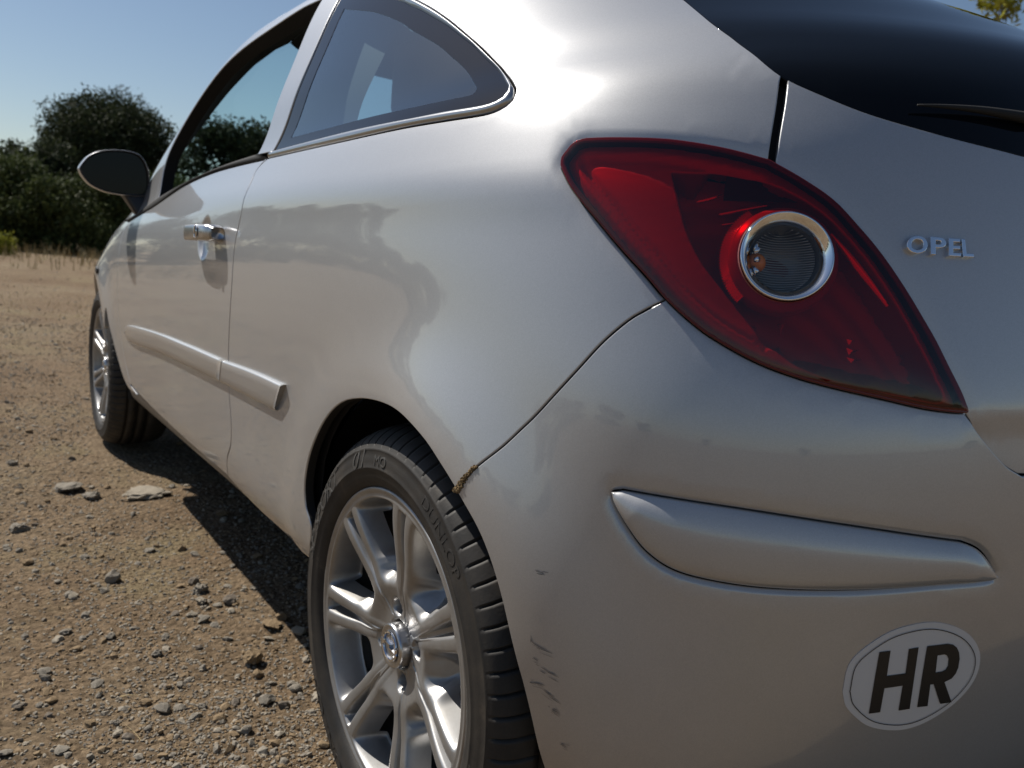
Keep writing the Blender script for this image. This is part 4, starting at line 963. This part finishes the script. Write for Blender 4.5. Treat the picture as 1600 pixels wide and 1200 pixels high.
k=clear(x,y)&patchy(x,y,.60)&dens(x,y); x,y,r=x[k],y[k],r[k]; stuff_rocks('gravel',x,y,(.0018+.0030*RNG.random(len(x))**2)*(1+.12*r),1)
x,y,r=scatter(9000,1.0,12,-40,11,.95); k=clear(x,y)&patchy(x,y,.2)&dens(x,y); x,y,r=x[k],y[k],r[k]; stuff_rocks('pebbles',x,y,(.005+.007*RNG.random(len(x))**2)*(1+.05*r),1,.3)
x,y,r=scatter(9000,.8,11,10,300,.85); k=clear(x,y)&((np.abs(y)>.95)|(x<-.9)|(x>3.4)); x,y,r=x[k],y[k],r[k]; stuff_rocks('loose_gravel',x,y,.003+.008*RNG.random(len(x))**2,1,.3)
x,y,r=scatter(2600,6,20,-30,8,.8); stuff_rocks('far_gravel',x,y,.007+.014*RNG.random(len(x))**2.5,1,.5)
def stone_obj(name,x,y,size,seed,mi,label,group,rot=None,flat=.6,sink=.2):
    key=(seed,mi,flat)
    if key not in MESHC:
        V,F=rock(3 if size>.02 else 2,seed,flat); V=V*(1+.035*np.sin(V[:,:1]*9+seed)*np.cos(V[:,1:2]*11))
        me=bpy.data.meshes.new('stone'); me.from_pydata(V.tolist(),[],F.tolist()); me.materials.append(STONE[mi]); me.update(); MESHC[key]=me
    o=bpy.data.objects.new(name,MESHC[key]); COL.objects.link(o); z=float(ground_h(np.array([x]),np.array([y]))[0]); V=MESHC[key]
    o.scale=(size,size,size); o.location=(x,y,z+size*flat*(.75-sink)); tl=.05 if group is None else .2; o.rotation_euler=(RNG.normal(0,tl),RNG.normal(0,tl),RNG.random()*6.28 if rot is None else rot)
    tag(o,label,'stone',group); return o
MESHC={}
stone_obj('stone',1.137,1.000,0.0194,100,0,'rounded pale grey pebble standing alone on the sandy track',None,flat=0.8,sink=0.15)
stone_obj('stone',0.613,0.816,0.0259,101,1,'angular tan stone with a shaded side, lying nearest the rear tyre',None,flat=0.75,sink=0.15)
stone_obj('stone',0.502,1.012,0.0186,102,0,'flat topped grey brown stone in the lower gravel, left of its twin',None,flat=0.6,sink=0.15)
stone_obj('stone',0.450,0.844,0.0186,103,0,'blocky grey stone in the gravel below the angular tan stone',None,flat=0.7,sink=0.15)
stone_obj('stone',1.046,0.834,0.0155,104,3,'dark pointed stone at the top of a small stone cluster',None,flat=0.9,sink=0.15)
stone_obj('stone',0.983,0.834,0.0219,105,0,'broad grey stone in the middle of the small stone cluster',None,flat=0.6,sink=0.15)
stone_obj('stone',0.918,0.849,0.0229,106,2,'flat pale slab at the foot of the small stone cluster',None,flat=0.45,sink=0.15)
stone_obj('stone',0.892,0.787,0.0195,107,3,'dark brown lump right of the small stone cluster',None,flat=0.7,sink=0.15)
stone_obj('stone',1.947,1.012,0.0517,108,0,'long low grey rock half buried in the track, left of two',None,flat=0.4,sink=0.15)
stone_obj('stone',1.839,0.950,0.0387,109,0,'low grey rock half buried in the track, right of two',None,flat=0.4,sink=0.15)
stone_obj('stone',1.804,0.803,0.0793,110,2,'wide flat sandy slab flush with the ground near the car shadow',None,flat=0.22,sink=0.3)
stone_obj('stone',1.585,1.167,0.0270,111,0,'flat grey stone at the left edge of the track',None,flat=0.45,sink=0.15)
stone_obj('stone',0.742,0.738,0.0261,112,1,'thin long splinter of stone beside the rear wheel',None,flat=0.35,sink=0.15)
stone_obj('stone',0.696,0.691,0.0182,113,2,'pale stone touching the car shadow by the rear wheel',None,flat=0.5,sink=0.15)
stone_obj('stone',0.729,1.179,0.0132,114,0,'small flat grey stone on the bare sandy soil at lower left',None,flat=0.5,sink=0.15)
stone_obj('stone',0.861,0.880,0.0127,115,2,'small pale stone just below the stone cluster',None,flat=0.5,sink=0.15)
stone_obj('stone',0.495,0.988,0.0113,116,0,'small grey stone right beside the flat topped stone',None,flat=0.6,sink=0.15)
stone_obj('stone',0.368,0.905,0.0114,117,0,'small upright grey stone at the bottom of the gravel',None,flat=0.7,sink=0.15)
stone_obj('stone',0.459,1.097,0.0110,118,2,'pale chip of stone in the bottom gravel, far from the car',None,flat=0.5,sink=0.15)
stone_obj('stone',1.544,0.636,0.0232,119,1,'ochre stone on the lit side of the car shadow edge',None,flat=0.5,sink=0.15)
stone_obj('stone',0.470,0.780,0.0122,120,0,'grey stone close under the rear tyre side',None,flat=0.6,sink=0.15)
x,y,r=scatter(1500,1.25,7.5,-42,11,.8); k=clear(x,y)&(y>.55)&dens(x,y); x,y,r=x[k],y[k],r[k]; sz=.0055+.008*RNG.random(len(x))**2.4; sz*=(1+.10*r); big=np.argsort(-sz/r)[:230]
for i in big: stone_obj('stone',float(x[i]),float(y[i]),float(sz[i]),int(RNG.integers(100,112)),int(RNG.choice(4,p=[.48,.29,.18,.05])),'small angular stone lying loose in the gravel beside the car','loose stones in the gravel',flat=float(RNG.choice([.35,.45,.6])))
# ------------------------------------------------------------ dry grass
STRAW=mat('dry_straw',(.40,.30,.14),.8); n,l,b=nt(STRAW); b.inputs['Subsurface Weight'].default_value=0
GREENGR=mat('yellow_green_leaf',(.30,.30,.05),.6)
def blades(name,x,y,h,w,m,lean=.5,per=1):
    N=len(x); a=RNG.random(N)*2*np.pi; ln=np.abs(RNG.normal(0,lean,N))*h; z=ground_h(x,y)-.003; ca,sa=np.cos(a),np.sin(a); pa=RNG.random(N)*2*np.pi
    b0=np.stack([x,y,z],1); side=np.stack([np.cos(pa),np.sin(pa),np.zeros(N)],1)*w[:,None]; tip=b0+np.stack([ca*ln,sa*ln,h],1); mid=b0+np.stack([ca*ln*.35,sa*ln*.35,h*.6],1)
    V=np.stack([b0-side,b0+side,mid+side*.7,mid-side*.7,tip],1).reshape(-1,3); o=np.arange(N)[:,None]*5
    T=np.concatenate([o+np.array([[0,1,2]]),o+np.array([[0,2,3]]),o+np.array([[3,2,4]])]); return tag(fast_mesh(name,V,T,m,smooth=False),kind='stuff')
x,y,r=scatter(2600,1.3,9,-50,12,.9); k=patchy(x,y,-.25,1.1,31)&clear(x,y); x,y=x[k],y[k]; blades('straw_litter',x,y,.003+.014*RNG.random(len(x))**2,.0008+.0006*RNG.random(len(x)),STRAW,2.5)
# ------------------------------------------------------------ trees
def leafmat(name,c0,c1):
    m=mat(name,c0,.7,spec=.12); n,l,b=nt(m); g=n.new('ShaderNodeNewGeometry'); r_=ramp(n,l,g.outputs['Random Per Island'],[(0,c0),(1,c1)]); l.new(r_.outputs[0],b.inputs['Base Color'])
    t=n.new('ShaderNodeBsdfTranslucent'); l.new(r_.outputs[0],t.inputs[0]); mx_=n.new('ShaderNodeMixShader'); mx_.inputs[0].default_value=.18; out=n['Material Output']; l.new(b.outputs[0],mx_.inputs[1]); l.new(t.outputs[0],mx_.inputs[2]); l.new(mx_.outputs[0],out.inputs[0]); return m
OAK=leafmat('holm_oak_leaf',(.022,.030,.014),(.060,.072,.032)); BUSHL=leafmat('scrub_leaf',(.035,.048,.016),(.095,.115,.040)); YEL=leafmat('yellow_leaf',(.16,.17,.02),(.34,.33,.05)); BARK=mat('grey_bark',(.10,.085,.07),.95)
def leaf_crown(name,cl,n,size,m,parent):
    """cl: list of (centre, radii); leaves lie in small sprays on the outer part of each clump"""
    w=np.array([c[1][0]*c[1][1]+c[1][2]**2 for c in cl]); w/=w.sum(); which=RNG.choice(len(cl),n//7,p=w); C0=np.array([c[0] for c in cl])[which]; R0=np.array([c[1] for c in cl])[which]
    d=RNG.normal(size=(len(which),3)); d/=np.linalg.norm(d,axis=1,keepdims=True); rad_=(.55+.5*RNG.random((len(which),1))**.6); S0=C0+d*R0*rad_
    P=np.repeat(S0,7,0)+RNG.normal(0,size*1.6,(len(S0)*7,3)); N=len(P); a=RNG.normal(size=(N,3)); a/=np.linalg.norm(a,axis=1,keepdims=True); c=np.cross(a,RNG.normal(size=(N,3))); c/=np.linalg.norm(c,axis=1,keepdims=True); s=(size*(.6+.8*RNG.random((N,1))))
    V=np.stack([P-a*s,P+c*s*.45,P+a*s,P-c*s*.45],1).reshape(-1,3); T=np.arange(N*4).reshape(-1,4)
    return fast_mesh(name,V,T,m,parent,smooth=False,k=4)
def tree(name,x,y,h,w,label,cat,group,m=OAK,n=14000,size=.07,low=.25,clumps=26,seed=0,trunk_r=.16,wid2=None,fat=1.0,dome=False):
    r=np.random.default_rng(seed); z0=float(ground_h(np.array([x]),np.array([y]))[0])-.05; root=empty(name,(x,y,z0)); tag(root,label,cat,group); cl=[]
    wid2=wid2 or w
    for k in range(clumps):
        if dome:
            ph=k*2.39996; uu=((k+.5)/clumps); q=math.sqrt(1-(1-uu*1.25)**2) if uu*1.25<1.99 else .3; zc_=1-uu*1.25; s=(.15+.07*r.random())*fat; cl.append(((w*.5*(.72+.10*r.normal())*q*math.cos(ph),w*.5*.72*q*math.sin(ph),h*(.60+.27*zc_)+.10*r.normal()),(w*s,w*s,w*s*.85))); continue
        t=r.random(); zz=h*(low+(1-low)*t**.8*.93); prof=math.sqrt(max(.05,1-((zz/h-.5*(1+low)+.04)/(.62*(1-low)+.02))**2)); a=r.random()*2*np.pi; rr=.5*prof*math.sqrt(r.random())*.85
        s=(.16+.12*r.random())*fat; cl.append(((w*rr*math.cos(a),wid2*rr*math.sin(a),zz),(w*s*.8,wid2*s*.8,h*s*.42)))
    leaf_crown('crown',cl,n,size,m,root)
    parts=[tube(np.array([(0,0,-.1),(.05*h*.2,0,h*.2),(.02*h,.02*h,h*(low+.25))]),np.array([trunk_r,trunk_r*.8,trunk_r*.45]),8)]
    for c in cl[::2]: parts.append(tube(np.array([(0.01*h,0,h*low*.8),(c[0][0]*.5,c[0][1]*.5,h*low*.5+c[0][2]*.5),c[0]]),np.array([trunk_r*.4,trunk_r*.25,trunk_r*.08]),5))
    V,F,_=join(parts); mesh_obj('trunk',V,F,BARK,root); return root
def polar(az,d): a=math.radians(az); return -.963+d*math.cos(a),1.324+d*math.sin(a)
def T(nm,az,d,h,w,label,cat,group,**k): x,y=polar(az,d); return tree(nm,x,y,h,w,label,cat,group,**k)
T('oak_tree',-8.4,31,5.05,3.9,'tall round crowned dark oak rising above the scrub left of the car','tree',None,n=46000,size=.055,low=.3,clumps=46,seed=33,fat=1.15,dome=True)
T('oak_tree',-15.6,29,4.5,3.6,'dark oak seen through the open door window of the car','tree',None,n=18000,size=.075,low=.1,clumps=30,seed=5)
T('bush',-2.6,25,2.35,3.0,'dense dark bush at the left edge of the view','bush',None,m=BUSHL,n=14000,size=.06,low=.02,clumps=22,seed=6,trunk_r=.07)
T('bush',-4.6,28,3.0,2.2,'taller dark bush on the left shoulder of the big oak','bush',None,m=OAK,n=12000,size=.06,low=.02,clumps=22,seed=7,trunk_r=.07)
T('bush',-6.5,24,2.0,3.0,'dark scrub bush standing in front of the big oak','bush',None,m=BUSHL,n=14000,size=.055,low=.02,clumps=22,seed=8,trunk_r=.06)
T('bush',-10.6,24.5,2.35,2.8,'olive green bush behind the door mirror','bush',None,m=BUSHL,n=13000,size=.055,low=.02,clumps=22,seed=9,trunk_r=.06)
T('bush',-13.4,26,2.3,3.2,'dark bush showing through the car beside its front pillar','bush',None,m=BUSHL,n=12000,size=.06,low=.02,clumps=20,seed=10,trunk_r=.06)
T('bush',-8.6,27,2.4,3.6,'dark undergrowth below the crown of the big oak','bush',None,m=OAK,n=12000,size=.06,low=.02,clumps=22,seed=12,trunk_r=.06)
x_,y_=polar(-2.75,20.5); tree('yellow_bush',x_,y_,.42,.42,'small bright yellow green shrub at the left edge below the bushes','shrub',None,m=YEL,n=1100,size=.04,low=.02,clumps=9,seed=14,trunk_r=.015)
x_,y_=polar(-62.4,24.5); tree('slender_tree',x_,y_,9.9,1.5,'slender tree with yellow green leaves above the rear window edge','tree',None,m=YEL,n=2600,size=.10,low=.82,clumps=8,seed=15,trunk_r=.026)
src_=tree('oak_tree',*polar(4.5,29),3.6,4.2,'dark evergreen oak in the treeline around the stony lot','tree','trees around the lot',n=9000,size=.09,low=.05,clumps=24,seed=16)
k=0
for az,d,s in ((9,34,1.0),(14,44,1.1),(18,60,1.2),(22,84,1.5),(25.5,92,1.3),(29,96,1.7),(33,100,1.4),(37,96,1.6),(41,104,1.8),(45,100,1.4),(49,108,1.9),(54,104,1.5),(60,110,1.8),(67,100,1.5),(75,108,1.9),(84,100,1.6),(95,104,2.0),(108,120,1.4),(131,130,1.0),(163,140,1.2),(204,130,.9),(238,120,1.3),(-20,30,1.1),(-25,36,1.2),(-31,34,.9),(-38,42,1.3),(-46,44,1.1),(-55,50,1.3),(-72,50,1.2),(-84,46,1.1)):
    c=copy_tree(src_,None); x_,y_=polar(az,d); c.location=(x_,y_,float(ground_h(np.array([x_]),np.array([y_]))[0])-.05); c.rotation_euler=(0,0,az*.3); w_=1.9 if d>80 else 1.0; c.scale=(s*w_*(1.0+.25*math.sin(az)),s*w_*(1.1-.2*math.sin(az*2)),s)
N=6000; a_=np.radians(RNG.uniform(-34,12,N)); r_=15.5+11*RNG.random(N)**1.3; x_=CX+r_*np.cos(a_); y_=CY+r_*np.sin(a_); k_=RNG.random(N)<np.clip(vnoise(x_*.5,y_*.5,77)+.45,0,1); x_,y_=x_[k_],y_[k_]
blades('dry_grass',x_,y_,.10+.30*RNG.random(len(x_))**1.6,.006+.004*RNG.random(len(x_)),STRAW,.35)
N=9000; a_=np.radians(RNG.uniform(-22,9,N)); r_=3.5+13*RNG.random(N)**.9; x_=CX+r_*np.cos(a_); y_=CY+r_*np.sin(a_); k_=(RNG.random(N)<np.clip(vnoise(x_*.7,y_*.7,78)*1.6+.25,0,1))&~((np.abs(y_)<1.0)&(x_<3.4)); x_,y_=x_[k_],y_[k_]
blades('dry_grass',x_,y_,.012+.045*RNG.random(len(x_))**2,.0016+.0016*RNG.random(len(x_)),STRAW,.9)
